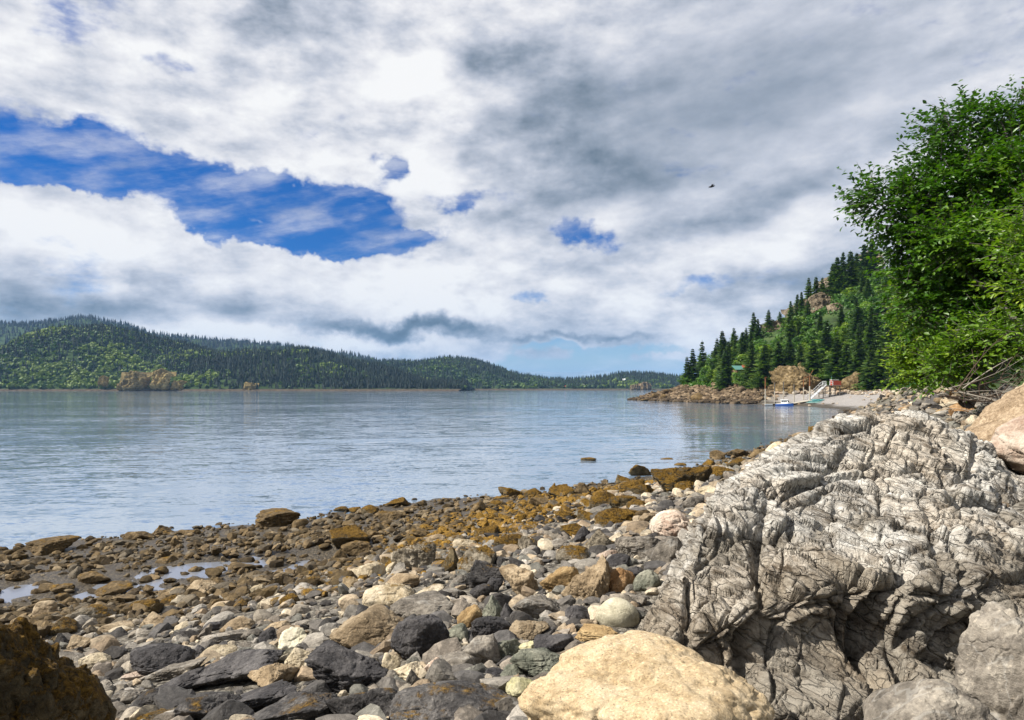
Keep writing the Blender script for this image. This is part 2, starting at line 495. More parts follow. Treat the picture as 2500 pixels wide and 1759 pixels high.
def boulder_material():
    m, t = new_mat('folded_grey_rock')
    tc = t.n('ShaderNodeTexCoord', out='Object')
    rot = t.n('ShaderNodeMapping', {'Vector': tc, 'Rotation': (math.radians(18), math.radians(-30), math.radians(30))})
    st = t.v('MULTIPLY', rot, (0.55, 1.4, 2.1))
    st = t.v('ADD', st, t.scale(t.noise(tc, 1.3, 4, 0.6, out=1), 0.35))
    n1 = t.noise(st, 1.9, 10, 0.72, 0.2)
    n2 = t.noise(st, 8.0, 8, 0.72, 0.15)
    n3 = t.noise(tc, 48.0, 5, 0.65)
    c1 = t.vor(t.v('ADD', st, t.scale(t.noise(tc, 2.5, 3, 0.5, out=1), 0.25)), 2.0, 'DISTANCE_TO_EDGE')
    c2 = t.vor(t.v('ADD', st, t.scale(t.noise(tc, 6.0, 3, 0.5, out=1), 0.15)), 5.5, 'DISTANCE_TO_EDGE')
    big = t.noise(tc, 0.8, 4, 0.55)
    f = t.m('ADD', t.m('MULTIPLY', n1, 0.6), t.m('MULTIPLY', n2, 0.5))
    col = t.ramp(f, [(0.37, (0.03, 0.025, 0.02)), (0.44, (0.145, 0.118, 0.086)), (0.515, (0.385, 0.355, 0.31)), (0.62, (0.60, 0.575, 0.52))])
    col = t.mix(t.rng(big, 0.45, 0.65, 0.0, 0.35), col, t.mix(1.0, col, (1.02, 0.84, 0.62), 'MULTIPLY'))
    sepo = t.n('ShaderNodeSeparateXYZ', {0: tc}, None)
    # darker, browner ragged patches, most of them low on the boulder
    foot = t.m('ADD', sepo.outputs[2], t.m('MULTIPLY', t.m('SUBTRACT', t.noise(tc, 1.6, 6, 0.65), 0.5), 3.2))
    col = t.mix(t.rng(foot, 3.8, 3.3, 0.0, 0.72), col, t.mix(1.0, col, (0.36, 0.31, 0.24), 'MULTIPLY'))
    col = t.mix(t.rng(n3, 0.56, 0.72, 0.0, 0.5), col, t.mix(1.0, col, (1.9, 1.85, 1.75), 'MULTIPLY'))
    col = t.mix(t.rng(n3, 0.45, 0.3, 0.0, 0.4), col, t.mix(1.0, col, (0.3, 0.29, 0.28), 'MULTIPLY'))
    cr = t.m('MAXIMUM', t.rng(c1, 0.045, 0.0), t.rng(c2, 0.04, 0.0, 0.0, 0.7))
    col = t.mix(t.m('MULTIPLY', cr, 0.22), col, (0.022, 0.02, 0.018))
    h = t.m('ADD', t.m('MULTIPLY', n1, 0.7), t.m('ADD', t.m('MULTIPLY', n2, 0.45), t.m('MULTIPLY', n3, 0.12)))
    h = t.m('SUBTRACT', h, t.m('MULTIPLY', cr, 0.35))
    finish(t, col, 0.85, t.bump(h, 1.0, 0.11), 0.25)
    return m


def ground_material():
    """beach shingle, wet flats, pale cove gravel and mossy hillside, by the zone weights of the terrain"""
    m, t = new_mat('shore_ground')
    tc = t.n('ShaderNodeTexCoord', out='Object')
    z = t.n('ShaderNodeAttribute', None, None, attribute_name='zone')
    zs = t.n('ShaderNodeSeparateColor', {0: z.outputs['Color']}, None)
    v1 = t.n('ShaderNodeTexVoronoi', {'Vector': tc, 'Scale': 22.0}, None)
    v2 = t.n('ShaderNodeTexVoronoi', {'Vector': tc, 'Scale': 60.0}, None)
    n1 = t.noise(tc, 0.9, 8, 0.65)
    n2 = t.noise(tc, 12.0, 6, 0.7)
    g = t.n('ShaderNodeSeparateColor', {0: v1.outputs['Color']}, None)
    shingle = t.ramp(t.m('ADD', t.m('MULTIPLY', g.outputs[0], 0.6), t.m('MULTIPLY', n2, 0.5)), [(0.15, (0.024, 0.021, 0.018)), (0.5, (0.085, 0.073, 0.056)), (0.85, (0.21, 0.19, 0.155))])
    wet = t.ramp(t.m('ADD', t.m('MULTIPLY', g.outputs[1], 0.5), t.m('MULTIPLY', n2, 0.55)), [(0.2, (0.014, 0.011, 0.008)), (0.5, (0.045, 0.036, 0.025)), (0.85, (0.115, 0.09, 0.057))])
    pale = t.ramp(t.m('ADD', t.m('MULTIPLY', g.outputs[2], 0.35), t.m('ADD', t.m('MULTIPLY', n2, 0.4), t.m('MULTIPLY', n1, 0.3))), [(0.2, (0.12, 0.105, 0.095)), (0.55, (0.25, 0.23, 0.215)), (0.85, (0.38, 0.36, 0.33))])
    n3 = t.noise(tc, 0.22, 9, 0.7)
    hill = t.ramp(n3, [(0.3, (0.012, 0.022, 0.006)), (0.5, (0.03, 0.055, 0.012)), (0.66, (0.06, 0.09, 0.02)), (0.8, (0.16, 0.12, 0.07))])
    col = t.mix(zs.outputs[2], shingle, wet)
    col = t.mix(zs.outputs[1], col, pale)
    col = t.mix(zs.outputs[0], col, hill)
    h = t.m('ADD', t.m('MULTIPLY', t.m('SUBTRACT', 1.0, v1.outputs['Distance']), 0.5), t.m('ADD', t.m('MULTIPLY', v2.outputs['Distance'], -0.25), t.m('MULTIPLY', n2, 0.5)))
    rough = t.rng(zs.outputs[2], 0.0, 1.0, 0.9, 0.45)
    finish(t, col, rough, t.bump(h, 0.9, 0.04), 0.3)
    return m


def water_material(name='sea_water', calm=False):
    m, t = new_mat(name)
    tc = t.n('ShaderNodeTexCoord', out='Object')
    # small wind ripples lying roughly across the view, gathered into cat's-paws
    q = t.n('ShaderNodeMapping', {'Vector': tc, 'Rotation': (0, 0, math.radians(-7))})
    if calm:
        h = t.noise(tc, 6.0, 3, 0.5)
        nrm = t.bump(h, 0.12, 0.02)
        finish(t, (0.16, 0.17, 0.195), 0.16, nrm, 0.5, IOR=1.6)
        return m
    paws = t.noise(t.v('MULTIPLY', q, (0.012, 0.035, 1.0)), 1.0, 5, 0.6, 0.4)
    band = t.noise(t.v('MULTIPLY', q, (0.05, 0.22, 1.0)), 1.0, 5, 0.6, 0.3)
    def slopes(sc, amp, det=4):
        c = t.noise(t.v('MULTIPLY', q, sc), 1.0, det, 0.6, 0.3, out=1)
        return t.v('MULTIPLY', t.v('SUBTRACT', c, (0.5, 0.5, 0.5)), (amp * 0.6, amp, 0.0))
    s = t.v('ADD', slopes((0.10, 0.36, 1.0), 0.16), t.v('ADD', slopes((0.5, 1.7, 1.0), 0.38), slopes((3.0, 8.0, 1.0), 0.48)))
    amp = t.m('MULTIPLY', t.rng(paws, 0.40, 0.62, 0.35, 1.0), t.rng(band, 0.3, 0.7, 0.6, 1.15))
    nrm = t.v('NORMALIZE', t.v('ADD', t.scale(s, amp), (0.0, 0.0, 1.0)))
    finish(t, (0.135, 0.185, 0.25), 0.05, nrm, 0.5, IOR=1.8)
    return m


def leaf_material(name, a, b, c, trans=0.35, rough=0.5):
    """foliage; tint attribute (per leaf or tree) picks the tone"""
    m, t = new_mat(name)
    att = t.n('ShaderNodeAttribute', None, None, attribute_name='tint')
    s = t.n('ShaderNodeSeparateColor', {0: att.outputs['Color']}, None)
    rnd = t.n('ShaderNodeObjectInfo', out='Random')
    f = t.m('ADD', t.m('MULTIPLY', s.outputs[0], 0.75), t.m('MULTIPLY', rnd, 0.25))
    col = t.ramp(f, [(0.0, a), (0.5, b), (1.0, c)])
    p = t.n('ShaderNodeBsdfPrincipled', {'Base Color': col, 'Roughness': rough, 'Specular IOR Level': 0.45})
    tr = t.n('ShaderNodeBsdfTranslucent', {'Color': t.mix(1.0, col, (1.3, 1.5, 0.7), 'MULTIPLY')})
    mx = t.n('ShaderNodeMixShader', {0: trans, 1: p, 2: tr})
    t.n('ShaderNodeOutputMaterial', {0: mx}, None)
    return m


M_GROUND = ground_material()
M_WATER = water_material()
M_POOL = water_material('tide_pool_water', True)
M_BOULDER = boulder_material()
M_ALDER = leaf_material('alder_leaf', (0.008, 0.034, 0.002), (0.048, 0.125, 0.006), (0.15, 0.25, 0.015), 0.35, 0.40)
M_LIMELEAF = leaf_material('lime_leaf', (0.022, 0.07, 0.003), (0.11, 0.20, 0.008), (0.25, 0.32, 0.02))
M_SPRUCE = leaf_material('spruce_needles', (0.007, 0.022, 0.004), (0.042, 0.09, 0.014), (0.17, 0.24, 0.04), 0.25, 0.7)
M_BROAD = leaf_material('broad_leaf', (0.014, 0.05, 0.004), (0.06, 0.145, 0.010), (0.15, 0.25, 0.02), 0.3)
M_FARSPR = leaf_material('far_conifer', (0.003, 0.010, 0.006), (0.008, 0.022, 0.008), (0.02, 0.042, 0.013), 0.1, 0.8)
M_FARBLUE = leaf_material('far_hazed_conifer', (0.002, 0.007, 0.007), (0.005, 0.015, 0.012), (0.012, 0.028, 0.018), 0.05, 0.8)  # back ridge conifers, with the blue of the haze put into their colour
M_FARBRD = leaf_material('far_broadleaf', (0.007, 0.024, 0.003), (0.034, 0.078, 0.006), (0.13, 0.18, 0.012), 0.2, 0.7)
M_GRASS = leaf_material('beach_grass', (0.03, 0.09, 0.01), (0.07, 0.16, 0.015), (0.14, 0.22, 0.03), 0.3)
M_BARK = plain('grey_bark', (0.115, 0.10, 0.085), 0.9, 0.7)
M_DEAD = plain('bleached_wood', (0.33, 0.29, 0.24), 0.85, 0.6)
M_DARKWOOD = plain('dead_brown_wood', (0.075, 0.05, 0.035), 0.9, 0.6)


# ------------------------------------------------------------------ the land
SHORE = [(-1500, -700), (-300, -90), (-120, -25), (-60, 3), (-30, 14), (-16, 21.3), (-12.9, 23.2), (-9.3, 25), (-7, 27.3), (-4, 30), (0, 32), (5.5, 36.3), (13.3, 45),
         (26.4, 67), (44, 95), (60, 124), (73, 150), (78, 166), (80, 182), (78, 197), (70, 214), (61, 236), (54, 262), (49, 283), (62, 303), (110, 360), (220, 470), (420, 600), (1500, 1000), (1500, -1500), (-1500, -1500)]
VEG = [(-1500, -740), (-300, -120), (-120, -60), (-40, -30), (-15, -14), (0, -9), (7, -2), (10, 8), (12.5, 18), (18, 32), (34, 52), (57, 85), (84, 130), (106, 170), (112, 194),
       (103, 213), (90, 226), (80, 243), (74, 266), (69, 281), (80, 296), (135, 365), (240, 480), (430, 615), (1500, 1020), (1490, -1490), (-1490, -1490)]


def sdist(P, poly):
    """signed distance to a closed polygon, positive inside"""
    P = np.asarray(P, float)
    d = np.full(len(P), 1e18)
    ins = np.zeros(len(P), bool)
    q = np.array(poly, float)
    x, y = P[:, 0], P[:, 1]
    for i in range(len(q)):
        a, b = q[i], q[(i + 1) % len(q)]
        e = b - a
        w = P - a
        t = np.clip((w @ e) / (e @ e), 0, 1)
        r = w - t[:, None] * e
        d = np.minimum(d, (r * r).sum(1))
        c = (a[1] > y) != (b[1] > y)
        if c.any():
            ins ^= c & (x < (b[0] - a[0]) * (y - a[1]) / (b[1] - a[1] + 1e-12) + a[0])
    return np.where(ins, 1, -1) * np.sqrt(d)


POOL = (-7.9, 16.0, 5.2, 2.3, math.radians(20), 0.40)


def pool_mask(x, y):
    c, s = math.cos(POOL[4]), math.sin(POOL[4])
    u = ((x - POOL[0]) * c + (y - POOL[1]) * s) / POOL[2]
    w = (-(x - POOL[0]) * s + (y - POOL[1]) * c) / POOL[3]
    return 1 - sstep(np.sqrt(u * u + w * w), 0.75, 1.25)


def ground_full(P):
    P = np.asarray(P, float)
    x, y = P[:, 0], P[:, 1]
    d1 = sdist(P, SHORE)
    v = sdist(P, VEG)
    Z = np.zeros(len(P))
    far = sstep(y, 60, 140)
    ex = 1.7 - 0.55 * far
    t = np.clip(d1 / (np.abs(d1) + np.abs(v) + 1e-6), 0, 1)
    beach = 4.9 * t ** ex
    P2 = np.column_stack([x, y, Z])
    rise = 0.80 * far + 0.42 * (1 - far)
    cap = 92 * far + 14 * (1 - far)
    vv = np.maximum(v, 0)
    hill = 4.9 + cap * np.tanh(rise * np.maximum(vv - 1.5, 0) / cap) * (1 + 0.0 * x)
    big = fbm(P2 / 38.0, 5, 4)
    hill = hill + sstep(v, 6, 40) * far * big * 13 + sstep(v, 3, 14) * fbm(P2 / 9.0, 9, 3) * 1.6
    h = np.where(v > 0, hill, beach)
    h = np.where(d1 < 0, np.maximum(-0.055 * np.abs(d1), -7.0), h)
    near = np.exp(-np.hypot(x, y) / 60)
    rough = fbm(P2 / 1.7, 21, 4) * (0.09 * near + 0.30 * far) + fbm(P2 * 2.6, 31, 3) * 0.045
    shelf = far * sstep(t, 0.05, 0.3) * sstep(y, 195, 212) * sstep(1 - x / 96.0, 0, 0.1)
    rough = rough + shelf * fbm(P2 / 5.0, 77, 4, ridged=True) * 0.9
    h = h + rough * sstep(d1, -6, 1.0)
    # hollow scoured in front of the huge boulder
    pit = sstep(x, 0.5, 2.2) * sstep(x, 9.5, 7.0) * sstep(y, 1.2, 2.6) * sstep(y, 7.6, 5.8)
    h = h - pit * np.maximum(h - 2.5, 0)
    pm = pool_mask(x, y)
    flat = POOL[5] + 0.004 + fbm(P2 / 0.85, 55, 4) * 0.085
    h = h * (1 - pm) + flat * pm + 0.10 * sstep(pm, 0.05, 0.3) * sstep(pm, 0.75, 0.35)
    return h, d1, v


def ground(P):
    return ground_full(P)[0]


def gz(x, y):
    return float(ground(np.array([[x, y]]))[0])


_steps = np.concatenate([np.geomspace(1.6, 700, 1500)])


def gp(px, py):
    """where the view line through a spot of the picture first meets the land or the water"""
    x = (px - 512) / F * _steps
    z = CZ + (HOR - py) / F * _steps
    g = np.maximum(ground(np.column_stack([x, _steps])), 0.0)
    hit = np.nonzero(z < g)[0]
    i = hit[0] if len(hit) else len(_steps) - 1
    if i == 0 or not len(hit):
        y = _steps[i]
    else:
        a, b = z[i - 1] - g[i - 1], z[i] - g[i]
        y = _steps[i - 1] + (_steps[i] - _steps[i - 1]) * a / (a - b)
    return P3(px, py, y)


def build_ground():
    az = np.concatenate([np.linspace(-58, 58, 430), np.linspace(58, 302, 62)[1:-1]])
    r = np.sort(np.concatenate([np.geomspace(0.6, 1450, 240), np.linspace(150, 340, 75)]))
    A, Rr = np.meshgrid(np.radians(az), r)
    x = (Rr * np.sin(A)).ravel()
    y = (Rr * np.cos(A)).ravel()
    h, d1, v = ground_full(np.column_stack([x, y]))
    V = np.column_stack([x, y, h])
    n, k = len(r), len(az)
    i, j = np.meshgrid(np.arange(n - 1), np.arange(k), indexing='ij')
    j2 = (j + 1) % k
    Fc = np.stack([i * k + j, i * k + j2, (i + 1) * k + j2, (i + 1) * k + j], -1).reshape(-1, 4)[:, ::-1]
    # keep what is land or shallow bottom
    keep = (d1[Fc].max(1) > -45)
    Fc = Fc[keep]
    nz = fbm(np.column_stack([x, y, x * 0]) / 6.0, 61, 3)
    zone = np.zeros((len(V), 4))
    zone[:, 0] = sstep(v + nz * 3, -1.0, 2.0)
    zone[:, 1] = sstep(y, 105, 130) * sstep(x - 70 - np.maximum(0, (y - 205)) * 0.9, 0, 14) * sstep(h + nz * 0.4, 0.35, 0.8)
    zone[:, 2] = sstep(h + nz * 0.3, 1.25, 0.5)
    zone[:, 3] = 1
    o = obj('ground', mk_mesh('ground', V, Fc, True, {'zone': zone}), M_GROUND)
    tag(o, kind='structure')
    # centre cap under the camera
    k = np.arange(len(az))
    ring = V[:len(az)]
    c = np.array([[0, 0, ring[:, 2].mean()]])
    Vc = np.vstack([ring, c])
    Ff = np.column_stack([k, (k + 1) % len(az), np.full(len(az), len(az))])[:, ::-1]
    z0 = np.tile([0, 0, 0, 1.0], (len(Vc), 1))
    tag(obj('ground', mk_mesh('ground_underfoot', Vc, Ff, True, {'zone': z0}), M_GROUND), kind='structure')


build_ground()


def build_water():
    r = np.concatenate([np.geomspace(3, 60000, 60)])
    a = np.radians(np.arange(0, 360, 4))
    A, Rr = np.meshgrid(a, r)
    V = np.column_stack([(Rr * np.sin(A)).ravel(), (Rr * np.cos(A)).ravel(), np.zeros(A.size)])
    n, k = len(r), len(a)
    i, j = np.meshgrid(np.arange(n - 1), np.arange(k), indexing='ij')
    Fc = np.stack([i * k + j, i * k + (j + 1) % k, (i + 1) * k + (j + 1) % k, (i + 1) * k + j], -1).reshape(-1, 4)[:, ::-1]
    tag(obj('sea_water', mk_mesh('sea_water', V, Fc), M_WATER), kind='structure')
    # the tide pool left on the flat
    u = np.linspace(-1.12, 1.12, 60)
    U, Wv = np.meshgrid(u, u)
    c, s = math.cos(POOL[4]), math.sin(POOL[4])
    X = POOL[0] + U * POOL[2] * c - Wv * POOL[3] * s
    Y = POOL[1] + U * POOL[2] * s + Wv * POOL[3] * c
    V = np.column_stack([X.ravel(), Y.ravel(), np.full(X.size, POOL[5])])
    i, j = np.meshgrid(np.arange(59), np.arange(59), indexing='ij')
    Fc = np.stack([i * 60 + j, i * 60 + j + 1, (i + 1) * 60 + j + 1, (i + 1) * 60 + j], -1).reshape(-1, 4)
    pm = pool_mask(V[:, 0], V[:, 1])
    Fc = Fc[pm[Fc].min(1) > 0.30]
    tag(obj('tide_pool_water', mk_mesh('tide_pool_water', V, Fc), M_POOL), kind='structure')


build_water()


# ------------------------------------------------------------------ hills across the bay
def hill_fn(sky, yr, ys, seed, lump):
    xs = np.array([(px - 512) / F * yr for px, py in sky])
    zs = np.array([(HOR - py) / F * yr + CZ for px, py in sky])

    def f(x, y):
        Hh = np.interp(x, xs, zs)
        P = np.column_stack([x, y, np.zeros(len(x))])
        wob = fbm(P / 170.0, seed, 3) * 60
        t = np.clip((y + wob * 0.5 - ys) / (yr - ys), 0, 1.9)
        prof = np.where(t < 1, np.sin(np.clip(t, 0, 1) * math.pi / 2) ** 1.15, 1 - 0.6 * np.clip(t - 1, 0, 1) ** 1.5)
        h = Hh * prof + fbm(P / 85.0, seed + 3, 4) * lump * prof * (t > 0.05)
        return np.where(t <= 0.0, -2.0, h + 1.2)
    return f, xs.min(), xs.max()


def far_ground_material():
    m, t = new_mat('far_hill_ground')
    tc = t.n('ShaderNodeTexCoord', out='Object')
    n = t.noise(tc, 0.02, 8, 0.65)
    z = t.n('ShaderNodeSeparateXYZ', {0: tc}, None)
    col = t.ramp(n, [(0.3, (0.010, 0.02, 0.007)), (0.55, (0.028, 0.05, 0.014)), (0.75, (0.06, 0.085, 0.025))])
    beach = t.ramp(t.noise(tc, 0.15, 5, 0.7), [(0.3, (0.025, 0.018, 0.012)), (0.7, (0.10, 0.078, 0.055))])
    col = t.mix(t.rng(z.outputs[2], 4.0, 2.6), col, beach)
    finish(t, col, 0.95, spec=0.1)
    return m


M_FARGROUND = far_ground_material()
SKY_A = [(-420, 384), (-300, 380), (-100, 379), (-30, 379), (0, 374), (20, 363), (38, 349), (56, 335), (75, 331.5), (115, 332), (140, 336), (165, 344), (190, 351), (230, 357), (270, 357), (305, 354), (335, 358), (365, 366), (390, 374), (430, 383), (470, 387)]
SKY_D = [(260, 380), (300, 374), (370, 365), (420, 364), (440, 361), (455, 359.5), (480, 366), (520, 378), (545, 383), (580, 386.5), (600, 387)]
SKY_B = [(-500, 350), (-300, 332), (0, 326), (50, 325), (92, 320.5), (112, 323), (133, 330), (177, 339), (238, 344.5), (286, 346), (337, 355), (369, 361), (420, 371), (480, 384), (510, 387)]
SKY_E = [(500, 387), (520, 386), (545, 383), (570, 382), (600, 380.5), (618, 377.5), (650, 377), (680, 380), (720, 384), (760, 387)]
HILLS = {}
for nm, sky, yr, ys, y1, seed, lump in (('hill', SKY_A, 1420, 1128, 1800, 101, 11), ('hill', SKY_D, 1950, 1540, 2400, 131, 9), ('hill', SKY_B, 2700, 2050, 3300, 151, 14), ('low_island', SKY_E, 2000, 1640, 2350, 171, 5)):
    f, xa, xb = hill_fn(sky, yr, ys, seed, lump)
    nx, ny = int((xb - xa) / 9), 55
    X, Y = np.meshgrid(np.linspace(xa, xb, nx), np.linspace(ys - 60, y1, ny))
    Zh = f(X.ravel(), Y.ravel())
    V = np.column_stack([X.ravel(), Y.ravel(), Zh])
    i, j = np.meshgrid(np.arange(ny - 1), np.arange(nx - 1), indexing='ij')
    Fc = np.stack([i * nx + j, i * nx + j + 1, (i + 1) * nx + j + 1, (i + 1) * nx + j], -1).reshape(-1, 4)
    o = obj(nm, mk_mesh(nm, V, Fc), M_FARGROUND)
    tag(o, kind='structure')
    HILLS[seed] = (f, xa, xb, ys, yr)

# snowy range far off behind the bay
mr, tr_ = new_mat('distant_mountain')
tcx = tr_.n('ShaderNodeTexCoord', out='Object')
finish(tr_, tr_.ramp(tr_.noise(tcx, 0.0012, 8, 0.7), [(0.4, (0.10, 0.13, 0.15)), (0.6, (0.24, 0.27, 0.30))]), 0.95, spec=0.0)
ym = 17500.0
pxs = np.linspace(380, 860, 160)
prof = np.interp(pxs, [380, 480, 520, 545, 575, 600, 625, 650, 680, 720, 760, 860], [374, 372, 371, 371.2, 371.8, 370.2, 372.4, 374.5, 375.5, 374.5, 376, 380])
rows = []
for k, (dy, hh) in enumerate(((-2500, 0.0), (-1500, 0.35), (-700, 0.7), (0, 1.0), (1500, 0.6), (3000, 0.0))):
    xx = (pxs - 512) / F * ym
    zz = ((HOR - prof) / F * ym) * hh + fbm(np.column_stack([xx / 700, np.full(160, k * 1.3), xx * 0]), 201, 4) * 45 * (hh > 0) - (hh == 0) * 6
    rows.append(np.column_stack([xx, np.full(160, ym + dy), zz]))
V = np.vstack(rows)
i, j = np.meshgrid(np.arange(5), np.arange(159), indexing='ij')
Fc = np.stack([i * 160 + j, i * 160 + j + 1, (i + 1) * 160 + j + 1, (i + 1) * 160 + j], -1).reshape(-1, 4)
tag(obj('distant_mountains', mk_mesh('distant_mountains', V, Fc), mr), kind='structure')


# ------------------------------------------------------------------ rocks
def rock_shape(seed, sub, style='a', amp_f=1.0):
    """a weathered lump with extents of -1..1: planes cut from a ball, edges worn, surface pitted"""
    rg = np.random.default_rng(seed)
    D, Fc = ico(sub)
    n = {'a': 12, 'r': 22, 's': 11, 'p': 10, 'e': 40}[style]
    pw = {'a': 30, 'r': 9, 's': 32, 'p': 30, 'e': 4}[style]
    N = rg.normal(size=(n, 3))
    N /= np.linalg.norm(N, axis=1)[:, None]
    hgt = rg.uniform(0.62, 1.0, n)
    if style == 'e':
        hgt[:] = 1.0
    dots = np.maximum(D @ N.T, 0) / hgt
    r = 1.0 / np.maximum((dots ** pw).sum(1) ** (1.0 / pw), 0.25)
    r = np.minimum(r, 1.7)
    V = D * r[:, None]
    if style == 'p':
        V[:, 0] *= 1 - 0.45 * V[:, 2]
        V[:, 1] *= 1 - 0.35 * V[:, 2]
        V[:, 0] += 0.25 * rg.uniform(-1, 1) * V[:, 2]
    if style == 's':
        V[:, 2] += 0.22 * rg.uniform(-1, 1) * V[:, 0]
    o = rg.uniform(0, 90, 3)
    amp = {'a': 0.10, 'r': 0.07, 's': 0.09, 'p': 0.10, 'e': 0.025}[style] * amp_f
    V = V + D * (fbm(V * 1.6 + o, seed, 4) * amp)[:, None]
    if sub >= 4 and style != 'e':
        fk = {'a': 0.075, 'r': 0.035, 's': 0.07, 'p': 0.075}[style] * amp_f
        fv, fe = facets(V * 1.9 + o, seed + 40)
        V = V + D * (fv * fk - sstep(fe, 0.10, 0.0) * fk * 0.35)[:, None]
        if sub >= 5:
            fv, fe = facets(V * 5.2 + o, seed + 50)
            V = V + D * (fv * fk * 0.36 - sstep(fe, 0.10, 0.0) * fk * 0.2)[:, None]
        V = V - D * (np.maximum(fbm(V * 3.2 + o, seed + 5, 4, ridged=True) - 0.25, 0) * 0.10 * amp_f)[:, None]
        V = V + D * (fbm(V * 9.0 + o, seed + 9, 3) * 0.022 * amp_f)[:, None]
    lo, hi = V.min(0), V.max(0)
    return (V - (lo + hi) / 2) / ((hi - lo) / 2), Fc


HERO_LABEL = []
HERO = []       # (x, y, radius) of the placed stones


def rotm(rx, ry, rz):
    return np.array(Matrix.Rotation(rz, 3, 'Z') @ Matrix.Rotation(ry, 3, 'Y') @ Matrix.Rotation(rx, 3, 'X'))


_seed = [1000]


def hero(box4, kind, style, label, name='rock', y=None, roll=0.0, sub=None, group='rocks along the shore', depth=0.85, cat='rock', amp_f=1.0):
    x0, y0, x1, y1 = box4
    cx, cy, w, h = (x0 + x1) / 2, (y0 + y1) / 2, (x1 - x0) * 1.08, (y1 - y0) * 1.12
    _seed[0] += 1
    if y is None:
        y = gp(min(max(cx, 2), 1022), min(y1 - 0.22 * h, 716))[1]
    rx = w / 2 * y / F
    vis = h / 2 * y / F
    th = math.atan((cy - HOR) / F)
    ry = min(rx * depth, 0.72 * vis / max(math.sin(abs(th)), 0.03))
    rz = math.sqrt(max(vis ** 2 - (ry * math.sin(th)) ** 2, (0.3 * vis) ** 2)) / math.cos(th)
    c = P3(cx, cy, y + ry * 0.25)
    if sub is None:
        sub = 6 if w > 46 else (5 if w > 20 else 4)
    S, Fc = rock_shape(_seed[0], sub, style, amp_f)
    lo = gz(c[0], c[1]) - 0.06
    ext = max(c[2] - rz - lo, 0.0)
    V = S * (rx, ry, rz)
    if ext > 0:                      # reach down to the ground
        V[:, 2] = np.where(V[:, 2] < 0, V[:, 2] * (1 + ext / rz), V[:, 2])
    if kind == 'stack':
        q = S * (rx, ry, rz) / rz
        V = V + S * (fbm(q * (1.6, 1.6, 2.6), _seed[0], 5, 0.6, ridged=True) * 0.16 * rz + fbm(q * 5.0, _seed[0] + 4, 4) * 0.07 * rz)[:, None]
    if roll:
        V = V @ np.array(Matrix.Rotation(math.radians(roll), 3, 'Y')).T
    o = obj(name, mk_mesh(name, V, Fc), RM[kind], loc=c)
    tag(o, label, cat, group)
    HERO.append((c[0], c[1], max(rx, ry)))
    HERO_LABEL.append((c[0], c[1], label))
    return o


def R1(a, b, c, d):
    return (a * .1427, 491.2 + b * .1427, c * .1427, 491.2 + d * .1427)


def R2(a, b, c, d):
    return (245.8 + a * .1427, 491.2 + b * .1427, 245.8 + c * .1427, 491.2 + d * .1427)


def R3(a, b, c, d):
    return (450.6 + a * .1427, 450.2 + b * .1427, 450.6 + c * .1427, 450.2 + d * .1427)


def R4(a, b, c, d):
    return (614.4 + a * .2027, 392.9 + b * .2026, 614.4 + c * .2027, 392.9 + d * .2026)


